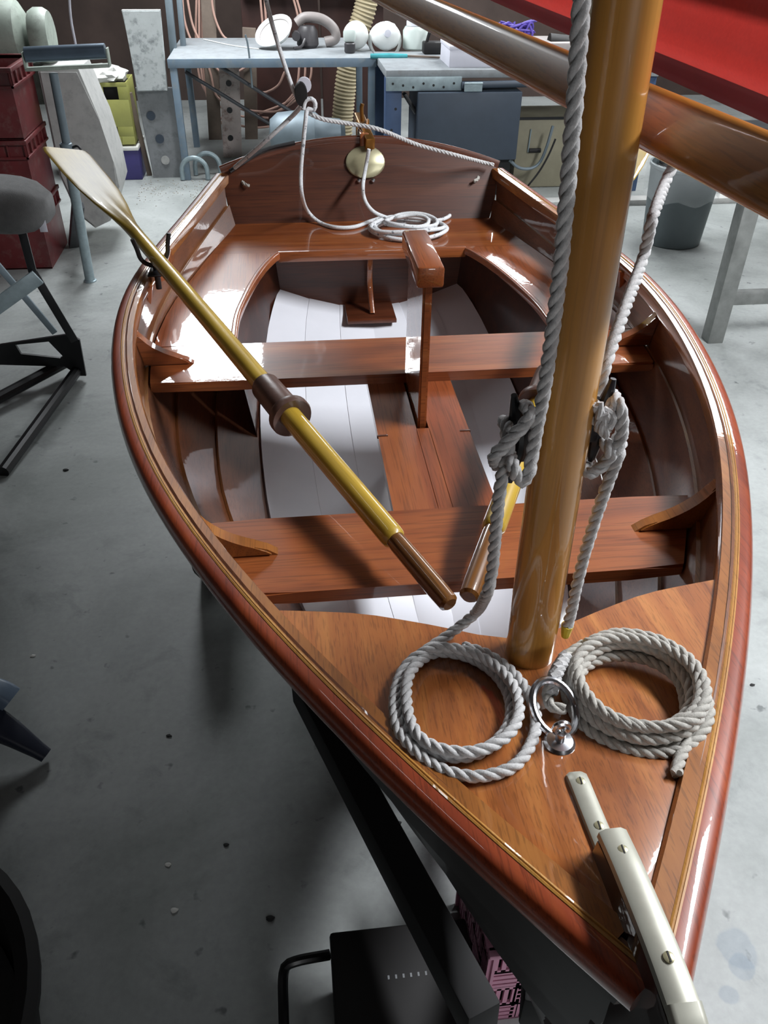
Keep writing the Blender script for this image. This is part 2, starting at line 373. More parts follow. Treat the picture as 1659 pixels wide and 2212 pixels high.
# ------------------------------------------------------------------ hull lines
YK=[0.02,.12,.3,.55,.85,1.2,1.6,2.0,2.4]
BK=[0.0013, 0.0701, 0.1872, 0.3299, 0.4645, 0.5584, 0.5839, 0.5145, 0.4283];ZC=[0.9242, -0.3617, 0.4738, -0.1572]
def nspline(xk,yk):
    n=len(xk); h=[xk[i+1]-xk[i] for i in range(n-1)]
    al=[0]*n
    for i in range(1,n-1): al[i]=3*((yk[i+1]-yk[i])/h[i]-(yk[i]-yk[i-1])/h[i-1])
    l=[1]*n; mu=[0]*n; z=[0]*n
    for i in range(1,n-1):
        l[i]=2*(xk[i+1]-xk[i-1])-h[i-1]*mu[i-1]; mu[i]=h[i]/l[i]; z[i]=(al[i]-h[i-1]*z[i-1])/l[i]
    c=[0]*n; b=[0]*n; d=[0]*n
    for j in range(n-2,-1,-1):
        c[j]=z[j]-mu[j]*c[j+1]; b[j]=(yk[j+1]-yk[j])/h[j]-h[j]*(c[j+1]+2*c[j])/3; d[j]=(c[j+1]-c[j])/(3*h[j])
    def f(x):
        i=max(0,min(n-2,sum(1 for q in xk if q<=x)-1)); t=x-xk[i]
        return yk[i]+b[i]*t+c[i]*t*t+d[i]*t**3
    return f
_b=nspline(YK,BK)
def B(Y): return max(0.0,_b(Y))
def ZS(Y): u=Y/2.4; return ZC[0]+ZC[1]*u+ZC[2]*u*u+ZC[3]*u**3
def ZKEEL(Y): return 0.43+0.10*sstep((Y-1.3)/1.1)+0.10*exp(-Y/0.18)
TH=0.75                                  # height of the thwart tops
FXM=[1,.955,.87,.735,.565,.36,.18,0]; FZM=[1,.76,.52,.32,.125,.05,.02,0]
FXB=[1,.85,.70,.55,.40,.26,.13,0];    FZB=[1,.84,.68,.52,.36,.23,.11,0]
FXS=[1,.97,.90,.79,.62,.42,.21,0];    FZS=[1,.77,.54,.36,.20,.10,.03,0]
def hull(Y, q, off=0.0):
    """point on the starboard skin (x>0) at station Y and plank line q (0 sheer .. 7 keel); off moves outward"""
    wb=max(0,1-Y/1.2)**1.3; ws=sstep((Y-1.3)/1.1); wm=max(0,1-wb-ws)
    def at(i): 
        fx=FXM[i]*wm+FXB[i]*wb+FXS[i]*ws; fz=FZM[i]*wm+FZB[i]*wb+FZS[i]*ws
        zs,zk=ZS(Y),ZKEEL(Y); return (B(Y)*fx, zk+(zs-zk)*fz, 1-fz)
    i=min(6,int(q)); t=q-i; p,n=at(i),at(i+1)
    x,z,tz=lerp(p[0],n[0],t),lerp(p[1],n[1],t),lerp(p[2],n[2],t)
    dx,dz=n[0]-p[0],n[1]-p[1]; L=sqrt(dx*dx+dz*dz)+1e-9; nx,nz=-dz/L,dx/L
    if nx<0 and abs(nz)<0.5: nx,nz=-nx,-nz
    if nz>0: nx,nz=-nx,-nz
    y=Y+0.13*tz*tz*exp(-Y/0.2)-0.19*tz*sstep((Y-1.7)/0.7)**2
    return V((x+nx*off, y, z+nz*off))
def hull_x(Y,z):
    """inner half breadth at height z"""
    best=0
    for k in range(0,141):
        p=hull(Y,7-k/20.0)
        if p.z<=z: best=max(best,p.x)
    return max(0,best-0.008)
def yst(n,a=0.02,b=2.4): return [a+(b-a)*(i/(n-1)) for i in range(n)]
boat=thing('sailing_dinghy','varnished mahogany clinker sailing dinghy with white painted bottom, filling the picture','boat',(0,1.2,0.33))
# planking: seven planks a side, lapped clinker fashion
for s in (-1,1):
    for k in range(7):
        bm=nb(); rows=[]
        Ys=yst(34,0.03,2.39)
        q0,q1=k,min(7,k+1+(0.10 if k<6 else 0))
        rin=[];rout=[]
        for Y in Ys:
            o,i_=[],[]
            for j in range(4):
                q=lerp(q0,q1,j/3); sh=(0.009 if k<4 else .0015 if k<6 else 0)*j/3
                po=hull(Y,min(q,k+0.9999),sh)
                if q>k+0.9999:
                    pe=hull(Y,k+0.9999,sh); pm=hull(Y,k+0.8,sh); po=pe+(pe-pm)*((q-k-1)/0.2)
                pi_=po-(hull(Y,min(q,k+0.9999),0.009)-hull(Y,min(q,k+0.9999),0))
                for p in (po,pi_): p.x=max(p.x,0.0)*s
                o.append(po); i_.append(pi_)
            rout.append(o); rin.append(i_)
        def skin(R,fl):
            vs=[[bm.verts.new(p) for p in r] for r in R]
            for a,b in zip(vs,vs[1:]):
                for j in range(3): bm.faces.new((a[j],a[j+1],b[j+1],b[j]))
            return vs
        A=skin(rout,0); C=skin(rin,1); n=len(A)
        for i in range(n-1):
            bm.faces.new((A[i][0],A[i+1][0],C[i+1][0],C[i][0])); bm.faces.new((A[i][3],C[i][3],C[i+1][3],A[i+1][3]))
        for e in (0,n-1):
            for j in range(3): bm.faces.new((A[e][j],C[e][j],C[e][j+1],A[e][j+1]))
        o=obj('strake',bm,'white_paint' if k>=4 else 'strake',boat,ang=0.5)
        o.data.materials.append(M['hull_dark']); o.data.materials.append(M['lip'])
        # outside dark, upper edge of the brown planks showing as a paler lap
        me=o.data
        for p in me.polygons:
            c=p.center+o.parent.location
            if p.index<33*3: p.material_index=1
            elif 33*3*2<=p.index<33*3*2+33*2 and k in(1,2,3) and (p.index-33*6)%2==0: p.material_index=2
# rails: inwale, laminated plank edge, outwale
def rail(name,mat,prof,y0=0.02,y1=2.4,n=60,dz=0):
    for s in (-1,1):
        bm=nb(); pts=[];rings=[]
        for Y in yst(n,y0,y1):
            e=0.004; t=V((B(Y+e)-B(Y-e),2*e,0)).normalized(); nx=V((t.y,-t.x,0))
            c=V((B(Y),Y,ZS(Y)+dz))
            rg=[]
            for a,b in prof:
                p=c+nx*a+V((0,0,b)); p.x=max(p.x,0.0005)*s; rg.append(bm.verts.new(p))
            rings.append(rg)
        m=len(prof)
        for a,b in zip(rings,rings[1:]):
            for k in range(m): bm.faces.new((a[k],a[(k+1)%m],b[(k+1)%m],b[k]))
        bm.faces.new(rings[0]); bm.faces.new(rings[-1][::-1])
        obj(name,bm,mat,boat)
rail('inwale','rail_gold',[(-.0225,-.024),(-.0225,-.004),(-.0195,.0012),(-.003,.0015),(-.003,-.024)],0.05)
rail('laminated_edge','ply_edge',[(-.003,-.004),(-.003,.0018),(-.0012,.0024),(-.0006,.0014),(.0006,.0014),(.0012,.0024),(.003,.0018),(.003,-.004)],0.02)
rail('outwale','rail_red',[(.003,-.03),(.003,.0012),(.011,.0011),(.0165,-.0005),(.0205,-.004),(.023,-.010),(.0235,-.02),(.021,-.028),(.016,-.031)],0.02)
# transom: raked board with a crowned top
def transom_pt(x,q): pass
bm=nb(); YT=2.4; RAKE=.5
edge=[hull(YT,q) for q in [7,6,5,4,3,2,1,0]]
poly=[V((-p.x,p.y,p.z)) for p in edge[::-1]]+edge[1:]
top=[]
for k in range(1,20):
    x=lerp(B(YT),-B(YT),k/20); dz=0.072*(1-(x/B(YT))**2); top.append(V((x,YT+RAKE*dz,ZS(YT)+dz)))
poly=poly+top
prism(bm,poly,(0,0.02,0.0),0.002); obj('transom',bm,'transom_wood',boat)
bm=nb(); cap=[V((lerp(-B(YT),B(YT),k/24),YT+.008+RAKE*.072*(1-(lerp(-1,1,k/24))**2),ZS(YT)+.004+0.072*(1-(lerp(-1,1,k/24))**2))) for k in range(25)]
sweep(bm,cap,rrect(.034,.012,.005),up=(0,1,0)); obj('transom_cap',bm,'dark_wood',boat)
# foredeck
bm=nb(); aft=[(-0.2757,0.4872,0.8680),(-0.2268,0.4758,0.8680),(-0.1673,0.4635,0.8680),(-0.1151,0.4427,0.8680),(-0.0694,0.4238,0.8680),(-0.0170,0.4147,0.8680),(0.0543,0.4147,0.8680),(0.1255,0.4436,0.8680),(0.1966,0.4775,0.8680),(0.2710,0.4959,0.8680)]
def yaft(u):
    u=abs(u); k=[(0,0.405),(0.2,0.42),(0.4,0.445),(0.65,0.475),(0.85,0.488),(1,0.497)]
    for (a,p),(b,q) in zip(k,k[1:]):
        if u<=b: return lerp(p,q,(u-a)/(b-a))
    return k[-1][1]
us=[lerp(-1,1,i/20) for i in range(21)]; rows=[]
for j in range(15):
    r=[]
    for u in us:
        Y=lerp(0.045,yaft(u),j/14.0); x=u*max(0.004,B(Y)-.020); r.append(V((x,Y,ZS(Y)-.006+0.006*(1-u*u))))
    rows.append(r)
ring_slab(bm,rows,0.010); obj('foredeck',bm,'deck',boat)
bm=nb(); pts=[]
for u in us:
    Y=yaft(u); pts.append(V((u*(B(Y)-.024),Y-.012,ZS(Y)-.027)))
sweep(bm,pts,rrect(.018,.022,.004),up=(0,0,1)); obj('deck_beam',bm,'mahog_x',boat)
# thwarts
def thwart(y0,y1,name='thwart'):
    bm=nb(); rows=[]
    for Y in (y0,lerp(y0,y1,.33),lerp(y0,y1,.66),y1):
        hx=hull_x(Y,TH-.012); rows.append([V((lerp(-hx,hx,k/8),Y,TH)) for k in range(9)])
    ring_slab(bm,rows,0.022)
    es=[e for e in bm.edges if abs(e.verts[0].co.y-e.verts[1].co.y)<1e-4 and (abs(e.verts[0].co.y-y0)<1e-4 or abs(e.verts[0].co.y-y1)<1e-4) and abs(e.verts[0].co.z-e.verts[1].co.z)<1e-4]
    bmesh.ops.bevel(bm,geom=es,offset=.005,segments=2,affect='EDGES')
    return obj(name,bm,'mahog_x',boat)
thwart(0.649,0.829); thwart(1.307,1.483)
# knees on the thwart ends
def knee(Y,s,mat):
    hx=hull_x(Y,TH+.01); hz=ZS(Y)-.02; hx2=hull_x(Y,hz)
    prof=[V((hx-.10,Y,TH)),V((hx+.004,Y,TH)),V((hx2+.003,Y,hz)),V((hx2-.008,Y,hz))]
    for k in range(1,9):
        t=k/9; a=V((hx2-.008,0,hz)); b=V((hx-.105,0,TH+.006)); c=V((hx2-.035,0,TH+.026))
        p=a*(1-t)**2+c*2*t*(1-t)+b*t*t; prof.append(V((p.x,Y,p.z)))
    bm=nb(); prism(bm,[V((p.x*s,p.y-.011,p.z)) for p in prof],(0,.022,0),.003); obj('knee',bm,mat,boat)
for Y in (0.745,1.40):
    for s in (-1,1): knee(Y,s,'rail_gold' if Y<1 else 'mahog_x')
# stern and side benches (tops of the buoyancy tanks)
inner=[(0.372,1.483),(0.372,1.55),(0.368,1.65),(0.354,1.75),(0.336,1.85),(0.312,1.95),(0.285,2.03),(0.266,2.068)]
for s in (-1,1):
    bm=nb(); rows=[]
    for x,Y in inner:
        hx=hull_x(Y,TH-.012); rows.append([V((lerp(x,hx,k/5)*s,Y,TH)) for k in range(6)])
    if s<0: rows=[r[::-1] for r in rows]
    ring_slab(bm,rows,.018); obj('side_bench',bm,'mahog_y',boat)
    bm=nb(); sweep(bm,smooth([V(((x+.002)*s,Y,TH-.009)) for x,Y in inner],.03),rrect(.016,.022,.005),up=(0,0,1)); obj('bench_lip',bm,'mahog_y',boat)
bm=nb(); rows=[]
for Y in (2.0685,2.12,2.18,2.24,2.29,2.328):
    hx=hull_x(Y,TH-.012); rows.append([V((lerp(-hx,hx,k/10),Y,TH)) for k in range(11)])
ring_slab(bm,rows,.018); obj('stern_bench',bm,'mahog_x',boat)
bm=nb(); beam(bm,(-.27,2.066,TH-.012),(.27,2.066,TH-.012),.016,.03,.004); obj('bench_lip',bm,'mahog_x',boat)
# tank sides and stern bulkhead
low=[(0.335,1.49),(0.333,1.55),(0.331,1.66),(0.326,1.76),(0.318,1.86),(0.308,1.97),(0.30,2.06),(0.27,2.165)]
upp=[(0.375,1.49),(0.378,1.55),(0.374,1.65),(0.362,1.75),(0.345,1.85),(0.325,1.95),(0.31,2.05),(0.283,2.165)]
for s in (-1,1):
    bm=nb(); rows=[]
    for (xl,yl),(xu,yu) in zip(low,upp):
        zl=ZKEEL(yl)+.02+.055*sstep((yl-1.5)/.6); rows.append([V((lerp(xl,xu,k/3)*s,lerp(yl,yu,k/3),lerp(zl,TH-.018,k/3))) for k in range(4)])
    vs=[[bm.verts.new(p) for p in r] for r in rows]
    for a,b in zip(vs,vs[1:]):
        for k in range(3): bm.faces.new((a[k],a[k+1],b[k+1],b[k]))
    g=bmesh.ops.solidify(bm,geom=bm.faces[:],thickness=.008); obj('tank_side',bm,'dark_wood',boat)
bm=nb(); pts=[V((-.28,2.165,TH-.018)),V((.28,2.165,TH-.018))]
hs=[hull(2.26,q,-.010) for q in [x/4 for x in range(12,29)]]
hs=[V((p.x,2.165,p.z)) for p in hs if p.x<.28]
pts+=hs+[V((-p.x,p.y,p.z)) for p in hs[::-1][1:]]
prism(bm,pts,(0,.01,0)); obj('stern_bulkhead',bm,'dark_wood',boat)
# stern knee post with its foot plate
zp=hull(2.12,7).z+.030
bm=nb(); pts=smooth([V((-.006,2.075,TH-.025)),V((-.004,2.11,TH-.06)),V((-.004,2.12,TH-.11)),V((-.002,2.105,zp+.05)),V((0,2.075,zp+.008))],.01)
sweep(bm,pts,rrect(.016,.016,.004),up=(1,0,0)); obj('seat_post',bm,'mahog_x',boat)
box('foot_plate',(-.078,2.03,zp-.002),(.068,2.16,zp+.010),'dark_wood',boat,.002)
# daggerboard case
bm=nb(); slot=[( -.009,1.13),(.009,1.335)]
cz=TH-.022
for lo,hi in (((-.089,.835,cz-.018),(-.012,1.345,cz)),((.012,.835,cz-.018),(.089,1.345,cz)),((-.013,.835,cz-.018),(.013,1.118,cz)),((-.013,1.338,cz-.018),(.013,1.345,cz))):
    bx(bm,lo,hi,0.0)
obj('case_cap',bm,'mahog_y',boat)
for x0,x1,yj in ((-.091,-.070,1.098),(.070,.091,1.102)): box('joint_dowel',(x0,yj-.003,cz-.005),(x1,yj+.003,cz+.0012),'dark_wood',boat,.001)
bm=nb()
for x0 in (-.03,.012): bx(bm,(x0,1.05,.435),(x0+.018,1.40,cz-.018),.001)
for y0 in (1.05,1.36): bx(bm,(-.012,y0,.435),(.012,y0+.04,cz-.018),.001)
obj('case_side',bm,'dark_wood',boat)
bm=nb(); bx(bm,(-.035,.55,.425),(.035,2.02,.447),.003); obj('keelson',bm,'white_paint',boat)
# stem head and metal band over it
SZ=ZS(.02)
bm=nb(); side=[V((0,.134,SZ-.04)),V((0,.128,SZ+.010)),V((0,.09,SZ+.016)),V((0,.02,SZ+.023)),V((0,-.022,SZ+.022)),V((0,-.034,SZ+.0)),V((0,-.030,SZ-.10)),V((0,.0,SZ-.22)),V((0,.06,SZ-.33)),V((0,.13,SZ-.345)),V((0,.10,SZ-.25)),V((0,.05,SZ-.1)),V((0,.05,SZ-.03))]
prism(bm,[p+V((-.013,0,0)) for p in side],(.026,0,0),.003); obj('stem',bm,'black_stem',boat)
def band(pts,name,w=.017,h=.006):
    bm=nb(); sweep(bm,smooth(pts,.006),[(-w/2,0),(-w/2*.9,h*.6),(-w/2*.5,h),(w/2*.5,h),(w/2*.9,h*.6),(w/2,0)],up=(0,0,1) )
    return obj(name,bm,'brass_dull',boat)
st=band([V((0,.128,SZ+.0095)),V((0,.09,SZ+.0165)),V((0,.03,SZ+.0225)),V((0,-.012,SZ+.0225))],'stem_band',.026,.008)
bm=nb(); sweep(bm,smooth([V((0,-.008,SZ+.0255)),V((0,-.024,SZ+.021)),V((0,-.035,SZ+.012)),V((0,-.036,SZ-.02)),V((0,-.032,SZ-.1))],.004),rrect(.012,.026,.005),up=(1,0,0)); obj('band_end',bm,'brass_dull',boat)
dk=lambda Y: ZS(Y)
s2=band([V((0,.210,dk(.210)-.004)),V((0,.206,dk(.206))),V((0,.17,dk(.17))),V((0,.129,dk(.129)))],'deck_band',.0205,.006)
def screw(p,par,r=.0042):
    bm=nb(); lathe(bm,[(r,0),(r,.0012),(r*.7,.0018)],p,12); o=obj('screw',bm,'plate',par)
    bm=nb(); bx(bm,(p[0]-.0006,p[1]-r*.9,p[2]+.0016),(p[0]+.0006,p[1]+r*.9,p[2]+.0021)); obj('screw_slot',bm,'black_metal',par)
screw((0,.199,dk(.199)+.0055),s2); screw((0,.150,dk(.150)+.0055),s2); screw((0,.108,SZ+.0205),st); screw((0,.020,SZ+.031),st)
# eye bolt and ring on the foredeck
e=V((-0.0036,0.2504,0.8915))
t_eye=obj('deck_eye',(lambda bm:(lathe(bm,[(.0155,0),(.0155,.002),(.013,.005),(.005,.0065),(.0045,.016)],e,20),tube(bm,[e+V((cos(a)*.007,0.002,.021+sin(a)*.007)) for a in [k*2*pi/14 for k in range(15)]],.0032,8,False)) and bm)(nb()),'chrome',boat)
bm=nb(); rc=e+V((.003,.034,.016))
tube(bm,[rc+V((cos(a)*.021-.002*sin(a),sin(a)*.026,.012*sin(a)-.004)) for a in [k*2*pi/28 for k in range(29)]],.0042,10,False); obj('ring',bm,'chrome',t_eye)
# rowlock pads, stern fittings
for s in (-1,1):
    Y=1.80; hx=hull_x(Y,ZS(Y)-.02)
    bm=nb(); prism(bm,[V((s*(hx-.016),Y-.07,ZS(Y)-.001)),V((s*(hx+.0),Y-.10,ZS(Y)-.001)),V((s*(hx+.0),Y+.10,ZS(Y)-.001)),V((s*(hx-.016),Y+.07,ZS(Y)-.001))],(0,0,-.04),.003); obj('rowlock_block',bm,'mahog_y',boat)
    bm=nb(); hx=hull_x(1.62,ZS(1.62)-.03); prism(bm,[V((s*(hx+.002),1.60,ZS(1.62)-.006)),V((s*(hx-.014),1.612,ZS(1.62)-.012)),V((s*(hx+.002),1.625,ZS(1.62)-.075))],(0,.016,0),.002); obj('rail_bracket',bm,'mahog_y',boat)
pc=V((0.0112,2.4080,0.9058))
bm=nb(); lathe(bm,[(1,-.004),(1,.001),(.93,.004)],(0,0,0),32,'Y')
for v in bm.verts: v.co=V((v.co.x*.060+pc.x,pc.y-v.co.y-.004+RAKE*v.co.z*.042,v.co.z*.042+pc.z-.002))
pl=obj('oval_plate',bm,'plate',boat)
for dx in (-.022,.022):
    bm=nb(); lathe(bm,[(.0062,0),(.0062,-.004),(.003,-.008)],(pc.x+dx,pc.y-.002-RAKE*.05,pc.z-.05),12,'Y'); obj('plate_bolt',bm,'chrome',boat)
# rudder head standing behind the transom
ru=thing('rudder_head','small varnished wooden rudder head with brass straps behind the transom','rudder',(pc.x,2.44,.6))
a0=V((0.0260,2.4000,0.9551)); a1=V((0.0062,2.5200,0.9958))
bm=nb(); beam(bm,a0,a1+V((0,.06,0)),.030,.034,.004); obj('tiller_stub',bm,'bronze',ru,)
bm=nb(); bx(bm,(pc.x-.014,2.425,.30),(pc.x+.014,2.56,pc.z+.075),.004); obj('rudder_stock',bm,'mahog_x',ru)
for dx in (-.018,.018):
    bm=nb(); beam(bm,(pc.x+dx,2.48,.70),(pc.x+dx,2.50,pc.z+.10),.004,.03,.001,up=(0,1,0)); obj('brass_cheek',bm,'bronze',ru)
bm=nb(); tube(bm,smooth([V((0.0116,2.5000,0.9997)),V((0.0089,2.5000,1.0349)),V((0.0119,2.5000,1.0491))],.01),.006,8); obj('tiller_pin',bm,'bronze',ru)
# horse rope fairleads: dark rod along the transom top
bm=nb(); tube(bm,smooth([V((-.40,2.37,ZS(2.36)+.016)),V((-.30,2.41,ZS(2.4)+.06)),V((-.2,2.43,ZS(2.4)+.078))],.02),.006,8); obj('horse_bar',bm,'black_metal',boat)
for s in (-1,1):
    bm=nb(); laid_rope(bm,[V((s*.365,2.39,ZS(2.4)-.022)),V((s*.36,2.375,ZS(2.4)-.024)),V((s*.345,2.365,ZS(2.4)-.028))],.005); obj('rope_stub',bm,'rope_grey',boat)

# ------------------------------------------------------------------ mast, boom, sail
mb=V((0.003,.383,.855)); mt=V((-.010,.383,1.78))
mast=thing('mast','round varnished golden pine mast standing on the foredeck','mast',mb)
bm=nb(); N=16; pts=[mb.lerp(mt,i/N) for i in range(N+1)]
tube(bm,pts,lambda i: lerp(.0272,.0232,min(1,i/N*1.4)),28); obj('mast_pole',bm,'mast',mast)
bm=nb(); tube(bm,[mb+V((0,0,.001)),mb-V((0,0,.40))],.025,20); obj('mast_heel',bm,'mast',mast)
def cleat(tip,mid,low,s):
    tip,mid,low=V(tip),V(mid),V(low)
    bm=nb(); P=smooth([tip,tip.lerp(mid,.55),mid,mid.lerp(low,.5),low],.004); n=len(P)
    sweep(bm,P,lambda i:[(a*(0.35+0.65*min(1,min(i,n-1-i)/(n*.3))),b*(0.35+0.65*min(1,min(i,n-1-i)/(n*.3)))) for a,b in circ(.0078,10)])
    o=obj('cleat',bm,'cleat_black',mast)
    bm=nb(); axis=mb.lerp(mt,(mid.z-mb.z)/(mt.z-mb.z)); axis.z=mid.z; beam(bm,mid,axis,.014,.042,.003); obj('cleat_base',bm,'cleat_black',o)
cleat((-0.0528,0.3750,1.2097),(-0.0421,0.3800,1.1608),(-0.0482,0.3720,1.1202),-1)
cleat((0.0377,0.3850,1.2155),(0.0327,0.3850,1.1753),(0.0316,0.3850,1.1305),1)
BP,BD=(0.0411,0.4700,1.4150),(-0.0800,0.9968,0.0000)
BP=V(BP); BD=V(BD); BNv=V((BD.y,-BD.x,0))
boom=thing('boom','long varnished timber boom crossing behind the mast','boom',BP)
bm=nb(); sweep(bm,[BP+BD*t+V((0,0,0)) for t in [x*.1-.36 for x in range(0,22)]],[(a*cos(-.45)-b*sin(-.45),a*sin(-.45)+b*cos(-.45)) for a,b in rrect(.036,.042,.010,4)],up=(0,0,1)); obj('boom_spar',bm,'boom',boom)
sail=thing('red_sail','bright red sail hanging in folds above the boom','sail',BP+V((0,0,.03)))
bm=nb(); rows=[]
prof=[(0,.000),(-.004,.008),(-.008,.016),(-.014,.023),(-.022,.029),(-.028,.038),(-.027,.050),(-.024,.064),(-.024,.080),(-.022,.094),(-.014,.106),(.006,.113),(.03,.108)]
SA,SB=(0.1709,0.4783,1.3995),(0.1352,0.9228,1.4112)
for i in range(34):
    t=-.36+i*.06; base=BP+BD*t+BNv*.13; base.z=lerp(SA[2],SB[2],((base-V(SA)).dot(BD))/((V(SB)-V(SA)).dot(BD)))
    rows.append([base+BNv*(o+.012*noise.noise(V((t*2.2,zz*9,3)))*min(1,zz*14))+V((0,0,zz)) for o,zz in prof])
def cloth(rows,a,b,name,mat):
    bm=nb(); vs=[[bm.verts.new(p) for p in r[a:b]] for r in rows]
    for p,q in zip(vs,vs[1:]):
        for k in range(len(p)-1): bm.faces.new((p[k],p[k+1],q[k+1],q[k]))
    bmesh.ops.solidify(bm,geom=bm.faces[:],thickness=.0012); return obj(name,bm,mat,sail,ang=1.5)
cloth(rows,3,13,'sail_cloth','sail'); cloth(rows,0,4,'foot_hem','sail_foot_shade')

# ------------------------------------------------------------------ oars
def make_oar(gx,rx,label,gdir=1,roll=0):
    """gx grip end, rx rowlock point (world)"""
    g=V(gx); r=V(rx); d=(r-g).normalized()
    o=thing('oar',label,'oar',g,'pair of oars in the dinghy')
    s=d.cross(V((0,0,1))).normalized(); u=s.cross(d)
    o.rotation_euler=(Matrix((s,d,u)).transposed() @ Matrix.Rotation(radians(roll),3,'Y')).to_euler()
    L=(r-g).length
    bm=nb(); tube(bm,[V((0,t,0)) for t in (0,.004,.03,.08,.13,.142)],lambda i:(.010,.0140,.0148,.0148,.0146,.0138)[i],16); obj('grip',bm,'oar_grip',o,True)
    bm=nb(); ts=[.142,.146,.155,.30,.5,.8,1.05,L-.05,L+.05,L+.12]; rs=[.0145,.0175,.0185,.0190,.0192,.0187,.0180,.0168,.0165,.0165]
    ring=[]
    def section(t,w,h,rd): ring.append([bm.verts.new(V((a,t,b))) for a,b in [(w*cos(x)*(1 if rd<1 else 1),h*sin(x)) for x in [2*pi*k/24 for k in range(24)]]])
    for t,rr in zip(ts,rs): section(t,rr,rr,0)
    # blade: shaft runs out into a thin blade with a raised spine
    bl=[(L+.18,.020,.0155),(L+.25,.030,.0135),(L+.33,.043,.011),(L+.43,.055,.0085),(L+.55,.062,.007),(L+.74,.065,.0055),(L+.775,.062,.0045),(L+.782,.057,.003)]
    for t,w_,h in bl:
        rg=[]
        for k in range(24):
            a=2*pi*k/24; x=w_*cos(a); fd=sstep((t-L-.10)/.45); sp=exp(-(x/.013)**2)*(1-fd); z=((.0032+.002*(1-fd))+max(0,h-.004)*sp)*(1 if sin(a)>0 else -1)*min(1,abs(sin(a))*2.5)
            rg.append(bm.verts.new(V((x,t,z))))
        ring.append(rg)
    for a,b in zip(ring,ring[1:]):
        for k in range(24): bm.faces.new((a[k],a[(k+1)%24],b[(k+1)%24],b[k]))
    bm.faces.new(ring[0][::-1]); bm.faces.new(ring[-1])
    obj('shaft_and_blade',bm,'oar',o,True)
    return o,L
def oar_collar(o,t0,t1):
    bm=nb(); lathe(bm,[(.0192,t0+.006),(.036,t0),(.038,t0+.004),(.038,t0+.014),(.036,t0+.018),(.0275,t0+.022),(.0265,t1-.004),(.025,t1),(.0188,t1)],(0,0,0),28,'Y'); obj('collar',bm,'leather',o,True)
gl=(-0.0505,0.5577,0.7920); rl=(-0.5444,1.6587,0.8950)
o1,L1=make_oar(gl,rl,'oar lying across the left side of the boat, blade over the left rail',1,12)
oar_collar(o1,.485,.60)
gr=(-0.0229,0.5695,0.7920); rr_=(0.565,1.80,.895)
o2,L2=make_oar(gr,rr_,'oar lying behind the mast, blade over the right rail',1,-12)
oar_collar(o2,.485,.60)
def rowlock(p,d,label):
    p=V(p); d=V(d); d.z=0; d.normalize(); s=d.cross(V((0,0,1)))
    t=thing('rowlock',label,'rowlock',(p.x,p.y,ZS(1.8)))
    bm=nb(); pts=[p+s*(.034*cos(a))+V((0,0,.034*sin(a)+.010)) for a in [radians(q) for q in range(195,346,15)]]
    pts=[p+s*(-.042)+V((0,0,.042))]+[p+s*(-.0355)+V((0,0,.018))]+pts+[p+s*(.0355)+V((0,0,.018)),p+s*(.042)+V((0,0,.042))]
    tube(bm,smooth(pts,.006),.0052,10); obj('horns',bm,'black_metal',t)
    bm=nb(); lathe(bm,[(.007,-.08),(.007,-.03),(.010,-.028),(.010,-.022)],p,12); obj('pin',bm,'black_metal',t)
    bm=nb(); bx(bm,(p.x-.016,p.y-.035,ZS(1.8)+.002),(p.x+.016,p.y+.035,ZS(1.8)+.007),.002); obj('socket_plate',bm,'black_metal',t)
rowlock(rl,V(rl)-V(gl),'black metal rowlock holding the left oar on the left rail')
rowlock(rr_,V(rr_)-V(gr),'black metal rowlock holding the right oar on the right rail')

# ------------------------------------------------------------------ daggerboard
dg=thing('daggerboard','upright varnished wooden daggerboard with block handle in the centre case','daggerboard',(0,1.23,cz))
tz=1.026
bm=nb(); prism(bm,[V((-.008,1.125,.30)),V((-.008,1.13,tz)),V((-.008,1.315,tz)),V((-.008,1.332,.30))],(.017,0,0),.004); obj('board',bm,'mahog_x',dg)
bm=nb(); bx(bm,(-.021,1.120,tz-.018),(.027,1.322,tz+.020),.005); obj('handle_block',bm,'mahog_y',dg)

# ------------------------------------------------------------------ ropes
def rope_thing(name,label,cat,pts,mat='rope',R=.0063,group=None,extra=None):
    bm=nb(); laid_rope(bm,pts,R)
    o=obj(name,bm,mat,None,ang=1.2); tag(o,label,cat,group); return o
# halyard left of the mast: down to the left cleat, round it, then coiled on the deck
hal=[(-0.0509,0.3520,1.5339),(-0.0447,0.3520,1.4736),(-0.0404,0.3520,1.4095),(-0.0362,0.3520,1.3351),(-0.0348,0.3520,1.2681),(-0.0351,0.3520,1.2183),(-0.0364,0.3520,1.1917),(-0.0369,0.3520,1.1661)]
hal+=[(-0.0400,0.3450,1.1492),(-0.0443,0.3450,1.1397),(-0.0503,0.3450,1.1450),(-0.0564,0.3450,1.1599)]
hal+=[(-0.0492,0.3850,1.1508),(-0.0488,0.3850,1.1679),(-0.0466,0.3850,1.1821),(-0.0410,0.3850,1.1921)]
hal+=[(-0.0456,0.3520,1.2079),(-0.0459,0.3520,1.1967),(-0.0556,0.3520,1.1836),(-0.0645,0.3520,1.1711),(-0.0707,0.3520,1.1634)]
hal+=[(-0.0605,0.3750,1.1379),(-0.0547,0.3750,1.1401)]
hal+=[(-0.0499,0.3880,1.1564),(-0.0553,0.3880,1.1761)]
hal+=[(-0.0577,0.3620,1.1800)]
hal+=[(-0.0582,0.3550,1.1607),(-0.0606,0.3550,1.1438),(-0.0614,0.3550,1.1212),(-0.0611,0.3550,1.0869),(-0.0601,0.3550,1.0535),(-0.0597,0.3550,1.0243),(-0.0628,0.3550,0.9971)]
hal+=[(-0.0540,0.4190,0.9094)]
hal+=[(-0.0847,0.4107,0.8866)]
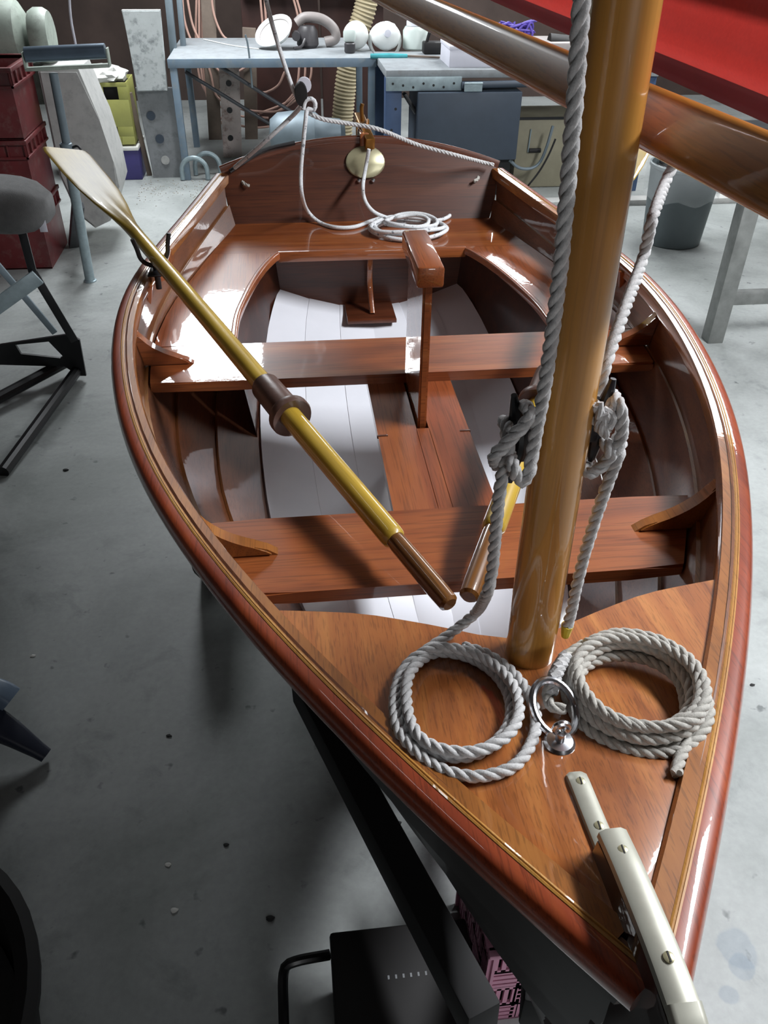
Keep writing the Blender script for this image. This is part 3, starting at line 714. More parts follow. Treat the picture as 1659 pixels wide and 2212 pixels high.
c1=[(-0.1214,0.3856,0.8828),(-0.1456,0.3463,0.8850),(-0.1521,0.2973,0.8883),(-0.1410,0.2617,0.8913),(-0.1159,0.2450,0.8944),(-0.0872,0.2435,0.8965),(-0.0598,0.2603,0.8963),(-0.0430,0.2870,0.8940),(-0.0389,0.3228,0.8905),(-0.0498,0.3567,0.8870),(-0.0734,0.3805,0.8844),(-0.1056,0.3879,0.8831)]
c2=[(-0.1366,0.3527,0.8934),(-0.1458,0.3044,0.8967),(-0.1396,0.2672,0.8996),(-0.1183,0.2465,0.9026),(-0.0885,0.2403,0.9052),(-0.0579,0.2529,0.9056),(-0.0384,0.2789,0.9035),(-0.0328,0.3154,0.8998),(-0.0440,0.3503,0.8962),(-0.0685,0.3771,0.8933),(-0.1034,0.3879,0.8916)]
c3=[(-0.1360,0.3733,0.8853),(-0.1549,0.3311,0.8877),(-0.1581,0.2876,0.8905),(-0.1473,0.2591,0.8935)]
c4=[(-0.1304,0.2378,0.8934),(-0.1109,0.2239,0.8956),(-0.0861,0.2174,0.8983),(-0.0561,0.2239,0.8996),(-0.0324,0.2492,0.8977),(-0.0188,0.2812,0.8945),(-0.0176,0.3173,0.8908),(-0.0283,0.3530,0.8871),(-0.0475,0.3807,0.8843),(-0.0703,0.3959,0.8826)]
rope_thing('halyard','white three-strand rope running down left of mast to a coil on the foredeck','rope',hal+c1+c2+c3+c4)
# downhaul right of the mast with a yellow whipped end
dh=[(0.1846,0.6400,1.3657),(0.1755,0.6400,1.3413),(0.1670,0.6400,1.3123)]
dh+=[(0.1236,0.5600,1.2981),(0.1219,0.5600,1.2562)]
dh+=[(0.0724,0.4700,1.2366)]
dh+=[(0.0435,0.4200,1.2101),(0.0414,0.4200,1.1768)]
dh+=[(0.0231,0.3720,1.1858),(0.0303,0.3720,1.1735),(0.0337,0.3720,1.1828),(0.0358,0.3720,1.1944)]
dh+=[(0.0442,0.4000,1.1924)]
dh+=[(0.0395,0.3700,1.1999),(0.0461,0.3700,1.1833),(0.0490,0.3700,1.1616),(0.0426,0.3700,1.1447),(0.0329,0.3700,1.1301),(0.0236,0.3700,1.1281)]
dh+=[(0.0379,0.4100,1.1191),(0.0376,0.4100,1.1401),(0.0436,0.4100,1.1449)]
dh+=[(0.0377,0.3720,1.1561),(0.0453,0.3720,1.1432)]
dh+=[(0.0592,0.4000,1.1399),(0.0628,0.4000,1.1499)]
dh+=[(0.0514,0.3720,1.1478),(0.0486,0.3720,1.1251),(0.0449,0.3720,1.0990),(0.0410,0.3720,1.0603),(0.0383,0.3720,1.0253),(0.0370,0.3720,0.9882),(0.0367,0.3720,0.9490),(0.0359,0.3720,0.9272)]
rope_thing('downhaul','white rope hanging right of the mast, ending in a yellow tip','rope',dh,'rope')
knob=[(0.0189,0.3660,1.2032),(0.0247,0.3660,1.1892),(0.0323,0.3660,1.1794),(0.0353,0.3660,1.1863),(0.0281,0.3660,1.1936),(0.0251,0.3660,1.1822),(0.0332,0.3660,1.1698)]
rp=bpy.data.objects['downhaul']
bm=nb(); laid_rope(bm,knob,.0055); obj('knot',bm,'rope',rp)
bm=nb(); yp=[V((0.0357,0.3720,0.9286)),V((0.0354,0.3720,0.9203)),V((0.0356,0.3720,0.9118))]; tube(bm,smooth(yp,.003),lambda i:.0068-.0004*i,10); obj('yellow_tip',bm,'yellow_tip',rp)
# painter: spliced to the ring, coiled at right
pc_=V((0.0909,0.3027,0.8851)); px=[]
for k,(rad,zz) in enumerate([(.052,.0065),(.0585,.0065),(.068,.0065),(.0745,.008),(.063,.018),(.054,.0175),(.068,.0195),(.061,.029)]):
    for j in range(10):
        f=j/10; nr=[.052,.0585,.068,.0745,.063,.054,.068,.061,.061]; nz=[.0065,.0065,.0065,.008,.018,.0175,.0195,.029,.029]
        R_=lerp(rad,nr[k+1],f); Z_=lerp(zz,nz[k+1],f); a=radians(-70)+2*pi*f
        px.append(pc_+V((cos(a)*R_*(1+.03*sin(3*a+k)),sin(a)*R_*1.0*(1+.03*cos(2*a+k)),Z_)))
tail=[(0.0925,0.2001,0.8988),(0.1036,0.2169,0.8967),(0.1200,0.2388,0.8939)]
top_=[(0.0553,0.3639,0.9053),(0.0245,0.3425,0.9077),(0.0045,0.3144,0.9106)]
end_=[(-0.0012,0.3034,0.8977),(0.0005,0.2881,0.8994),(0.0122,0.2855,0.8996)]
rope_thing('painter_rope','greyish white rope coiled right of the mast, spliced to a steel ring','rope',tail+px[2:]+[pc_+V((cos(a)*.066,sin(a)*.066,.0335-.001*k)) for k,a in enumerate([radians(q) for q in (-70,-40,-10,20,50,80,100,120)])]+top_+end_,'rope_grey')
rp=bpy.data.objects['painter_rope']
bm=nb(); laid_rope(bm,[p for p in [V(q)+V((.004,.002,.004)) for q in top_[1:]+end_[:1]]],.0075,.022); obj('splice',bm,'rope',rp)
# mainsheet (braided) aft
def braid(name,label,pts,R,mat='rope_braid'):
    bm=nb(); tube(bm,smooth(pts,.008),R,10); o=obj(name,bm,mat,None,ang=1.2); tag(o,label,'rope'); return o
YB=2.22
brL=[V(p) for p in [(-0.3833,2.3600,0.9059)]]+[V(p) for p in [(-0.2875,2.2800,0.9941),(-0.2105,2.2800,1.0559)]]+[V(p) for p in [(-0.1793,2.2200,1.0974)]]
braid('bridle_rope','white rope bridle from left transom corner to the black block',brL,.0062)
brR=[(-0.1607,2.2000,1.0814),(-0.1210,2.2000,1.0659)]
brR+=[(-0.0420,2.2400,1.0452),(0.0362,2.2400,1.0298)]
brR+=[(0.1538,2.3100,0.9734),(0.2661,2.3100,0.9434)]
brR+=[(0.3661,2.3700,0.9063),(0.4046,2.3700,0.8975)]
bm=nb(); laid_rope(bm,brR,.0062); o=obj('bridle_rope',bm,'rope',None,ang=1.2); tag(o,'white laid rope from the black block along the transom to its right corner','rope')
ms=[(-0.2674,2.2200,1.4286),(-0.2571,2.2200,1.3413),(-0.2382,2.2200,1.2597),(-0.2165,2.2200,1.1849),(-0.1976,2.2200,1.1293),(-0.1884,2.2200,1.1157)]
braid('mainsheet_fall','white rope dropping from above into the black block','' or ms,.0058)
# tail of the sheet: knot, loop down into the boat and the coil on the stern bench
tl=[(-0.1767,2.1900,1.0938),(-0.1696,2.1900,1.1141),(-0.1545,2.1900,1.1195),(-0.1437,2.1900,1.1093),(-0.1482,2.1900,1.0912),(-0.1655,2.1900,1.0936)]
tl+=[(-0.1722,2.1800,1.0659),(-0.1812,2.1800,1.0099),(-0.1912,2.1800,0.9375),(-0.1917,2.1800,0.8748)]
tl+=[(-0.1749,2.3119,0.7900)]
tl+=[(-0.1401,2.3020,0.7575),(-0.0939,2.2498,0.7575),(-0.0380,2.2496,0.7575),(0.0160,2.2986,0.7575),(0.0959,2.3663,0.7575),(0.1792,2.4325,0.7575),(0.2462,2.4725,0.7575),(0.2815,2.4295,0.7575),(0.2766,2.3521,0.7575),(0.2394,2.2990,0.7575),(0.1793,2.2856,0.7575),(0.1320,2.3075,0.7575)]
co=[V((0.1114,2.2612,0.7570))]
for k in range(6):
    for j in range(12):
        a=2*pi*j/12; rx=[.125,.115,.10,.12,.085,.07][k]; ry=[.10,.09,.085,.075,.07,.055][k]
        co.append(V((.120+.01*sin(k*2)+cos(a+2.5)*rx*.92,2.205+.012*cos(k*3)+sin(a+2.5)*ry*.9,.7575+k*.006+.004*sin(a*2+k))))
ru_=[V(p) for p in [(0.0826,2.2600,0.7734),(0.0331,2.2600,0.7910),(0.0065,2.2600,0.8134)]]+[V(p) for p in [(-0.0054,2.2800,0.8362),(-0.0080,2.2800,0.8696)]]+[V(p) for p in [(0.0080,2.3600,0.8989),(0.0179,2.3600,0.9513)]]
braid('mainsheet','flecked white rope coiled on the stern bench, looping up to block and rudder head',tl+co+ru_,.0058)
bl=V((-0.1808,2.2000,1.1304))
t=thing('pulley_block','small black pulley block with white sheave above the transom','pulley',bl)
bm=nb(); lathe(bm,[(.001,-.017),(.022,-.016),(.024,-.010),(.024,.010),(.022,.016),(.001,.017)],(0,0,0),20,'Y')
for v in bm.verts: v.co=V((v.co.x*.72,v.co.y*.9,v.co.z*1.25))+bl
obj('cheek',bm,'black_plastic',t)
bm=nb(); lathe(bm,[(.001,-.006),(.019,-.006),(.019,.006),(.001,.006)],bl+V((.010,.004,.020)),18,'Y'); obj('sheave',bm,'white_card',t)

# ------------------------------------------------------------------ trolley and things under the bow
tr=thing('boat_trolley','black steel launching trolley frame under the bow','trolley',(0,.9,0))
for s in (-1,1):
    bm=nb(); a=V((-0.2604,0.8697,0.3000)); b=V((-0.0385,0.2170,0.3400)); a.x=-abs(a.x)*-s; b.x=-abs(b.x)*-s; beam(bm,a,b,.05,.07,.004); obj('side_rail',bm,'trolley',tr)
bm=nb(); beam(bm,(-.32,1.25,.33),(.32,1.25,.33),.06,.06,.004); obj('cross_member',bm,'trolley',tr)
bm=nb(); bx(bm,(-.17,.72,.33),(.17,.80,.43),.006); obj('bow_chock',bm,'trolley',tr)
for s in (-1,1):
    bm=nb(); lathe(bm,[(.06,-.045),(.14,-.045),(.165,-.02),(.165,.02),(.14,.045),(.06,.045)],(s*.50,1.6,.166),28,'X'); o=obj('wheel',bm,'rubber',tr)
    bm=nb(); lathe(bm,[(.02,-.05),(.062,-.046),(.062,.046),(.02,.05)],(s*.50,1.6,.166),20,'X'); obj('wheel_hub',bm,'grey_tube',o)
bm=nb(); tube(bm,[(-.5,1.6,.166),(.5,1.6,.166)],.018,12); obj('axle',bm,'trolley',tr)
bm=nb()
for s in (-1,1): beam(bm,(s*.28,1.6,.17),(s*.28,1.6,.32),.05,.05,.003,up=(0,1,0)); beam(bm,(s*.30,1.25,.30),(s*.30,2.0,.30),.05,.05,.003)
obj('axle_stand',bm,'trolley',tr)
for s in (-1,1):
    bm=nb(); beam(bm,(s*.30,1.55,.33),(s*.30,2.0,.34),.07,.16,.01); obj('bunk',bm,'trolley',tr)
# black crate with a loop handle
cr=thing('black_crate','black plastic crate with tubular side handle under the bow','crate',(-.13,.40,0))
def crate(par,x0,x1,y0,y1,z0,z1,mat,wall=.006,rim=.012,ribs=True,slots=None):
    for lo,hi in (((x0,y0,z0),(x1,y0+wall,z1)),((x0,y1-wall,z0),(x1,y1,z1))):
        bm=nb(); bx(bm,lo,hi,.002); obj('end_wall',bm,mat,par)
    for lo,hi in (((x0,y0+wall,z0),(x0+wall,y1-wall,z1)),((x1-wall,y0+wall,z0),(x1,y1-wall,z1))):
        bm=nb(); bx(bm,lo,hi,.002); obj('side_wall',bm,mat,par)
    bm=nb(); bx(bm,(x0,y0,z0),(x1,y1,z0+wall),.001); obj('base',bm,mat,par)
    bm=nb()
    for lo,hi in (((x0-rim,y0-rim,z1-.02),(x1+rim,y0+wall,z1)),((x0-rim,y1-wall,z1-.02),(x1+rim,y1+rim,z1)),((x0-rim,y0,z1-.02),(x0+wall,y1,z1)),((x1-wall,y0,z1-.02),(x1+rim,y1,z1))): bx(bm,lo,hi,.003)
    obj('rim',bm,mat,par)
crate(cr,-.225,-.022,.28,.425,.0,.165,'black_plastic')
bm=nb(); bx(bm,(-.238,.265,.165),(-.008,.44,.18),.006); obj('lid',bm,'black_plastic',cr)
bm=nb(); tube(bm,smooth([V((-.24,.44,.10)),V((-.30,.43,.11)),V((-.318,.42,.10)),V((-.32,.36,.09)),V((-.32,.28,.05))],.01),.009,10); obj('handle',bm,'black_metal',cr)
bm=nb()
for k in range(6): bx(bm,(-.15+k*.012,.355,.1795),(-.147+k*.012,.361,.1804))
obj('lid_mark',bm,'cab_grey',cr)
pk=thing('pink_crate','pink slotted plastic crate under the bow beside the black crate','crate',(.12,.48,0))
px0,px1,py0,py1,ph=.012,.23,.345,.55,.245
def slotted(par,axis,c,a0,a1,z0,z1,mat):
    """wall of bars with alternating groups of slots"""
    bm=nb(); n=4; m=4; w=.005
    def put(u0,u1,v0,v1):
        lo,hi=((u0,c,v0),(u1,c+w,v1)) if axis=='y' else ((c,u0,v0),(c+w,u1,v1)); bx(bm,lo,hi)
    W=(a1-a0)/n; H=(z1-z0)/m
    for i in range(n+1): put(a0+i*W-.006,a0+i*W+.006,z0,z1)
    for i in range(m+1): put(a0,a1,z0+i*H-.006,z0+i*H+.006)
    for i in range(n):
        for j in range(m):
            for k in range(4):
                if (i+j)%2: put(a0+i*W+W*(k+.3)/4,a0+i*W+W*(k+.3)/4+.0075,z0+j*H,z0+(j+1)*H)
                else: put(a0+i*W,a0+(i+1)*W,z0+j*H+H*(k+.3)/4,z0+j*H+H*(k+.3)/4+.0105)
    obj('slotted_wall',bm,mat,par)
slotted(pk,'y',py0,px0,px1,0,ph,'pink_plastic'); slotted(pk,'y',py1,px0,px1,0,ph,'pink_plastic'); slotted(pk,'x',px0,py0,py1,0,ph,'pink_plastic'); slotted(pk,'x',px1,py0,py1,0,ph,'pink_plastic')
bm=nb(); bx(bm,(px0,py0,0),(px1,py1,.006)); obj('base',bm,'pink_plastic',pk)
bm=nb(); bx(bm,(px0+.012,py0+.012,.008),(px1-.012,py1-.012,ph-.03),.004); obj('dark_infill',bm,'black_plastic',pk)  # black block added to stand for the shade inside the crate
bm=nb(); 
for lo,hi in (((px0-.008,py0-.008,ph),(px1+.012,py0+.008,ph+.012)),((px0-.008,py1-.004,ph),(px1+.012,py1+.012,ph+.012)),((px0-.008,py0,ph),(px0+.008,py1,ph+.012)),((px1-.004,py0,ph),(px1+.012,py1,ph+.012))): bx(bm,lo,hi,.002)
obj('rim',bm,'pink_plastic',pk)
# round black tub and blue stand foot at the lower left
tb=thing('black_tub','large round black rubber tub standing on the floor at lower left','tub',(-1.0,.335,0))
bm=nb(); lathe(bm,[(.22,0),(.28,.02),(.31,.20),(.325,.215),(.327,.235),(.31,.238),(.287,.22),(.26,.03),(.001,.028)],(-1.0,.335,0),48); obj('shell',bm,'rubber',tb)
bm=nb(); lathe(bm,[(.245,.0),(.268,.0),(.268,.008),(.245,.008)],(-1.0,.335,.1),36); obj('inner_ring',bm,'black_plastic',tb)
ft=thing('chair_foot','dark navy tapered chair base with pale blue plastic, left edge of floor','chair',(-1.0,1.1,0))
tip=V((-0.8404,0.9732,0.0180)); hub=V((-1.1277,1.1004,0.1400)); dv=tip-hub; dv.z=0
for k in (0,2,3):
    d=Matrix.Rotation(2*pi*k/5,3,'Z')@dv; P=[hub,hub+d*.35+V((0,0,-.03)),hub+d*.7+V((0,0,-.065)),hub+d+V((0,0,tip.z-hub.z))]
    bm=nb(); sweep(bm,smooth(P,.02),lambda i:rrect(max(.032,.125-.0056*i),max(.024,.06-.0022*i),.010),up=(0,0,1)); obj('leg',bm,'navy',ft)
bm=nb(); lathe(bm,[(.05,-.05),(.06,-.03),(.055,.03),(.03,.05),(.025,.30),(.001,.30)],hub,18); obj('hub',bm,'navy',ft)
bm=nb(); P=[V((-0.9982,1.0913,0.1350)),V((-0.9356,1.0693,0.1250)),V((-0.9136,1.0612,0.1100))]; sweep(bm,smooth(P,.01),rrect(.05,.05,.01),up=(0,0,1)); obj('sleeve',bm,'pale_blue',ft)

# ------------------------------------------------------------------ left: trestle, crates, roller stand, machine
wm=thing('folding_trestle','folding black steel trestle with grey cushioned top at left edge','trestle',(-1.45,2.5,0))
def at(l): return [V(p) for p in l]
f1=V((-1.0959,2.8657,0.0150)); f0=V((-1.2255,2.1425,0.0150))
bm=nb(); tube(bm,[f1+V((0,-.03,.03)),f0],.021,10); obj('foot_tube',bm,'black_metal',wm)
bm=nb(); tube(bm,[f1+V((-.04,.02,.04)),V((-1.4193,2.5165,0.0400))],.022,10); obj('foot_tube',bm,'black_metal',wm)
Yw=2.78
bm=nb(); ed=[]
for loop in (at([(-1.4346,2.8000,0.1431),(-1.3594,2.8000,0.1688),(-1.0943,2.8000,0.2017),(-1.0618,2.8000,0.1754),(-1.0685,2.8000,0.0227),(-1.0968,2.8000,0.0241),(-1.1410,2.8000,0.0667),(-1.3812,2.8000,0.0858),(-1.4560,2.8000,0.0654)]),at([(-1.3036,2.8000,0.1664),(-1.1779,2.8000,0.1745),(-1.1384,2.8000,0.1104),(-1.1506,2.8000,0.1030),(-1.2928,2.8000,0.1271)])):
    vs=[bm.verts.new(p) for p in loop]; ed+=[bm.edges.new((vs[k],vs[(k+1)%len(vs)])) for k in range(len(vs))]
bmesh.ops.triangle_fill(bm,use_beauty=True,use_dissolve=False,edges=ed)
g=bmesh.ops.extrude_face_region(bm,geom=bm.faces[:]); bmesh.ops.translate(bm,verts=[q for q in g['geom'] if isinstance(q,bmesh.types.BMVert)],vec=(0,.012,0)); obj('side_plate',bm,'black_metal',wm)
bm=nb(); beam(bm,(-1.1538,2.7400,0.6305),(-1.1588,2.7600,0.4677),.028,.03,.002); beam(bm,(-1.1588,2.7600,0.4677),(-1.0796,2.7900,0.1808),.028,.03,.002); obj('leg',bm,'black_metal',wm)
bm=nb(); beam(bm,(-1.3727,3.0000,0.4397),(-1.2224,3.0500,0.1011),.024,.024,.002); obj('leg',bm,'grey_tube',wm)
bm=nb(); beam(bm,(-1.3971,2.7000,0.2996),(-1.1388,2.7400,0.4524),.012,.055,.002,up=(0,0,1)); obj('brace',bm,'galv',wm)
bm=nb(); a=V((-1.3733,2.6200,0.7626)); b=V((-1.0089,2.6200,0.7296))
rg=[]
for i in range(9):
    t=i/8; c=a.lerp(b,t); sc=1 if i<6 else (.97,.85,.5)[i-6]
    rg.append([c+V((0,q[0]*sc,q[1]*sc)) for q in rrect(.26,.145,.06,6)])
vs=[[bm.verts.new(p) for p in r] for r in rg]
for p,q in zip(vs,vs[1:]):
    for k in range(len(p)): bm.faces.new((p[k],p[(k+1)%len(p)],q[(k+1)%len(q)],q[k]))
bm.faces.new(vs[0]); bm.faces.new(vs[-1])
cu=obj('cushion',bm,'fabric',wm,ang=1.2)
lb=V((-1.0271,2.5600,0.6918)); box('fabric_tag',(lb.x-.012,lb.y-.008,lb.z-.022),(lb.x+.012,lb.y-.006,lb.z+.018),'white_card',wm,.001)
# three stacked dark red crates
def red_crate(x1,y0,z0,h,label,d=.40,wd=.55):
    t=thing('red_crate',label,'crate',(x1-wd/2,y0+d/2,z0),'stack of red crates')
    x0=x1-wd; crate(t,x0,x1,y0,y0+d,z0,z0+h,'red_plastic',.008,.016)
    for yy in (y0-.010,):
        bm=nb(); n=7
        for k in range(n+1): bx(bm,(x0+k*wd/n-.004,yy,z0+h-.075),(x0+k*wd/n+.004,y0+.002,z0+h-.018),.001)
        bx(bm,(x0-.012,yy-.002,z0+h-.085),(x1+.012,y0+.002,z0+h-.073),.002); obj('rim_rib',bm,'red_plastic',t)
    bm=nb(); n=5
    for k in range(n+1): bx(bm,(x1-.002,y0+k*d/n-.004,z0+h-.075),(x1+.011,y0+k*d/n+.004,z0+h-.018),.001)
    bx(bm,(x1-.002,y0-.012,z0+h-.085),(x1+.013,y0+d+.012,z0+h-.073),.002); obj('rim_rib',bm,'red_plastic',t)
    return t
R1=V((-1.4523,4.0775,0.0000))
red_crate(R1.x-.01,R1.y,0,.31,'dark red plastic crate, bottom of the stack at left')
red_crate(R1.x+.0,R1.y-.02,.315,.31,'dark red plastic crate, middle of the stack at left')
t=red_crate(R1.x+.01,R1.y-.03,.63,.30,'dark red plastic crate, topmost of the stack at left')
box('paper_label',(R1.x-.12,R1.y-.046,.80),(R1.x-.07,R1.y-.0445,.86),'white_card',t,.0005)
# roller stand
rs=thing('roller_stand','grey steel roller stand with horizontal roller on single post','stand',(-1.2400,3.8852,0.0000))
Yr=3.885; q=V((-1.2400,3.8852,0.0000))
bm=nb(); lathe(bm,[(.032,0),(.032,.006),(.026,.008)],(q.x,q.y,0),16); obj('foot',bm,'galv',rs)
bm=nb(); tube(bm,[(q.x,q.y,.005),(q.x+.02,q.y,.63)],.024,16); obj('lower_tube',bm,'galv',rs)
bm=nb(); tube(bm,[(q.x+.02,q.y,.45),(q.x+.03,q.y,.93)],.019,16); obj('upper_tube',bm,'grey_tube',rs)
bm=nb(); lathe(bm,[(.026,.60),(.028,.605),(.028,.645),(.02,.65)],(q.x+.02,q.y,0),16); obj('clamp_collar',bm,'grey_tube',rs)
bm=nb(); tube(bm,smooth([V((q.x+.04,q.y,.625)),V((q.x+.075,q.y-.01,.635)),V((q.x+.09,q.y-.01,.60))],.01),.006,8); obj('clamp_lever',bm,'black_metal',rs)
ra=V((-1.3089,3.8850,1.0015)); rb=V((-0.9726,3.8850,1.0140)); dv=(rb-ra).normalized()
bm=nb(); tube(bm,[ra,rb],.030,20); obj('roller',bm,'roller',rs)
bm=nb(); beam(bm,ra-V((0,0,.055))-dv*.01,rb-V((0,0,.055))+dv*.01,.05,.012,.002)
for p in (ra-dv*.008,rb+dv*.008): beam(bm,p-V((0,0,.056)),p+V((0,0,.012)),.05,.006,.001,up=(1,0,0))
obj('roller_bracket',bm,'grey_cast',rs)
lg=V((-1.4115,4.3999,0.0100))
bm=nb(); beam(bm,(q.x+.01,q.y+.03,.36),lg,.055,.03,.002); obj('leg',bm,'dark_rod',rs)
# grinder / dust machine with tapered pedestal
mc=thing('pedestal_machine','grey cast machine with rounded motor head on tapered pedestal','machine',(-1.42,4.75,0))
Ym=4.7
bm=nb(); prism(bm,at([(-1.4095,4.4200,0.8666),(-1.2164,4.4200,0.8654),(-1.1571,4.4200,0.6348),(-1.1252,4.4200,0.4337),(-1.1201,4.4200,0.3051),(-1.1986,4.4200,0.1291),(-1.2872,4.4200,0.0913),(-1.3685,4.4200,0.1728),(-1.4159,4.4200,0.3743)])[::-1],(0,.34,0),.012); obj('pedestal',bm,'ped',mc)
hd=V((-1.5652,4.6500,0.9879)); bm=nb(); lathe(bm,[(.001,-.30),(.12,-.29),(.16,-.24),(.165,.0),(.15,.06),(.10,.09),(.001,.095)],hd,28,'X'); obj('motor',bm,'grey_cast',mc)
hd2=V((-1.3982,4.6200,0.9849)); bm=nb(); lathe(bm,[(.001,-.05),(.11,-.045),(.125,-.02),(.125,.02),(.11,.045),(.001,.05)],hd2,28,'X'); obj('wheel_guard',bm,'grey_cast',mc)
bm=nb(); bx(bm,(hd.x-.10,4.62,hd.z-.32),(hd.x+.20,4.95,hd.z-.12),.02); obj('machine_neck',bm,'grey_cast',mc)
bm=nb(); tube(bm,[hd+V((-.02,0,.15)),hd+V((-.02,0,.34))],.045,14); obj('outlet_pipe',bm,'grey_cast',mc)
# hanging white cable
bm=nb(); tube(bm,smooth(at([(-1.1821,4.4000,1.2117),(-1.1993,4.4000,1.0824),(-1.2002,4.4000,0.9771),(-1.2038,4.4000,0.9082)]),.03),.006,8); o=obj('hanging_cable',bm,'white_card'); tag(o,'thin white cable hanging down behind the roller stand','cable')
# yellow crate on blue box, bag on top
yc=thing('yellow_crate','olive yellow bottle crate standing on a blue box at the back','crate',(-1.24,5.75,.25))
A0=V((-1.5168,5.7500,0.2621)); A1=V((-1.2140,5.7500,0.2290)); zt=V((-1.1610,5.7500,0.5942)).z; zb=V((-1.2240,5.7500,0.2234)).z
x0,x1=A0.x-.16,A1.x
for lo,hi in (((x0,5.75,zb),(x1,5.757,zb+.05)),((x0,5.75,zb+.11),(x1,5.757,zt-.10)),((x0,5.75,zt-.025),(x1,5.757,zt)),((x1-.10,5.75,zb+.05),(x1,5.757,zb+.11)),((x0,5.75,zb+.05),(x1-.19,5.757,zb+.11)),((x1-.06,5.75,zt-.10),(x1,5.757,zt-.025)),((x1-.17,5.75,zt-.10),(x1-.15,5.757,zt-.025)),((x0,5.75,zt-.10),(x1-.27,5.757,zt-.025))):
    bm=nb(); bx(bm,lo,hi,.001); obj('front_panel',bm,'yellow_plastic',yc)
for lo,hi in (((x0,6.05,zb),(x1,6.057,zt)),((x0,5.757,zb),(x0+.007,6.05,zt)),((x1-.007,5.757,zb),(x1,6.05,zt)),((x0,5.757,zb),(x1,6.05,zb+.006))):
    bm=nb(); bx(bm,lo,hi,.001); obj('wall_panel',bm,'yellow_plastic',yc)
bm=nb(); bx(bm,(x0+.01,5.80,zb+.01),(x1-.01,6.04,zt-.02)); obj('dark_infill',bm,'black_plastic',yc)  # black block filling the crate behind its front openings
bm=nb()
for k in range(9): bx(bm,(x0+.02+k*.045,5.744,zb),(x0+.024+k*.045,5.75,zb+.05))
obj('rib',bm,'yellow_plastic',yc)
o=thing('blue_box','dark blue box with white lid edge under the yellow crate','box',((x0+x1)/2,5.9,0))
bm=nb(); bx(bm,(x0,5.74,0),(x1+.01,6.06,zb-.035),.006); obj('box_body',bm,'blue_plastic',o)
bm=nb(); bx(bm,(x0-.01,5.73,zb-.035),(x1+.015,6.07,zb-.012),.004); obj('lid',bm,'bag',o)
bm=nb(); bx(bm,(x1-.16,5.737,zb-.12),(x1-.13,5.741,zb-.07)); obj('hand_hole',bm,'black_plastic',o)
bm=nb(); bmesh.ops.create_icosphere(bm,subdivisions=3,radius=1)
bc=V((-1.3519,5.6500,0.6454))
for v in bm.verts:
    n=noise.noise(v.co*2.3)*.35+noise.noise(v.co*5)*.15; v.co=V((v.co.x*.13*(1+n),v.co.y*.12*(1+n),max(-.55,v.co.z)*.06*(1+n)))+V((bc.x,5.85,zt+.03))
o=obj('plastic_bag',bm,'bag',None); tag(o,'crumpled white plastic bag lying on the yellow crate','bag')
# white board on grey board
Yc=5.72
bm=nb(); prism(bm,at([(-1.1666,5.7200,0.9931),(-0.9372,5.7200,0.9931),(-0.9579,5.7200,0.5493),(-1.1480,5.7200,0.5456),(-1.1544,5.7200,0.8258)])[::-1],(0,.06,0),.006); o=obj('panel_box',bm,'cab_white'); tag(o,'tall dirty white box panel leaning left of the workbench','panel')
bm=nb(); prism(bm,at([(-1.1653,5.7800,0.5572),(-0.9303,5.7800,0.5552),(-0.9192,5.7800,-0.0277),(-1.1333,5.7800,-0.0297)])[::-1],(0,.04,0),.004); o=thing('grey_board','grey board with round stains below the white panel','board',(-1.0,5.8,0)); obj('board_face',bm,'cab_grey',o)
for x,y in ((326,250),(345,305),(357,346)):
    p=V((-1.0710,5.7750,0.2503)); 
    bm=nb(); c=[V((-1.0910,5.7750,0.3926)),V((-1.0558,5.7750,0.2500)),V((-1.0393,5.7750,0.1149))][((326,250),(345,305),(357,346)).index((x,y))]; lathe(bm,[(.028,-.003),(.028,.004)],c,20,'Y'); obj('round_plug',bm,'ped' if y==346 else 'slate',o)
bm=nb(); beam(bm,(-1.2163,5.8500,0.5186),(-1.1661,5.8500,-0.0290),.03,.03,.002); o=obj('leaning_batten',bm,'post_brown'); tag(o,'thin brown batten leaning left of the grey board','batten')

# ------------------------------------------------------------------ back: workbenches and what is on them
Yb=5.70; zt=.731
wb=thing('workbench','pale blue-grey steel workbench with hooped feet','workbench',(-.25,6.2,0))
bx0,bx1=-.93,.395
bm=nb(); bx(bm,(bx0,5.70,zt-.006),(bx1,6.68,zt),.002); obj('worktop',bm,'bench_top',wb)
bm=nb(); bx(bm,(bx0,5.695,zt-.05),(bx1,5.702,zt+.001),.001); bx(bm,(bx0,5.70,zt-.05),(bx0+.006,6.68,zt),.001); bx(bm,(bx1-.006,5.70,zt-.05),(bx1,6.68,zt),.001); obj('apron',bm,'blue_grey',wb)
for x in (bx0+.03,bx1-.03):
    for y in (5.725,6.65):
        bm=nb(); beam(bm,(x,y,0.0),(x,y,zt-.006),.045,.045,.003,up=(0,1,0)); obj('leg',bm,'blue_grey',wb)
for dx,dy in ((0,0),(.16,.12)):
    bm=nb(); c=V((-.845+dx*.5,5.70+dy,0)); tube(bm,[c+V((-.085,0,0.005))]+[c+V((.085*-cos(a),0,.06+.085*sin(a))) for a in [radians(k*15) for k in range(13)]]+[c+V((.085,0,.005))],.016,10); obj('hoop_foot',bm,'galv',wb)
for l in ([(-0.8470,5.9000,0.6303),(-0.0961,5.9000,0.1729)],[(-0.6247,5.7800,0.6867),(0.1714,5.7800,0.1958)]):
    bm=nb(); tube(bm,at(l),.012,8); obj('brace_rod',bm,'dark_rod',wb)
w2=thing('second_workbench','blue steel workbench with slotted pale front rail, right of first','workbench',(1.0,5.3,0))
P0=V((0.3922,5.6202,0.7350)); Y2=5.25
bm=nb(); bx(bm,(.40,5.20,.69),(2.1,5.95,.735),.004); obj('worktop',bm,'bench_top',w2)
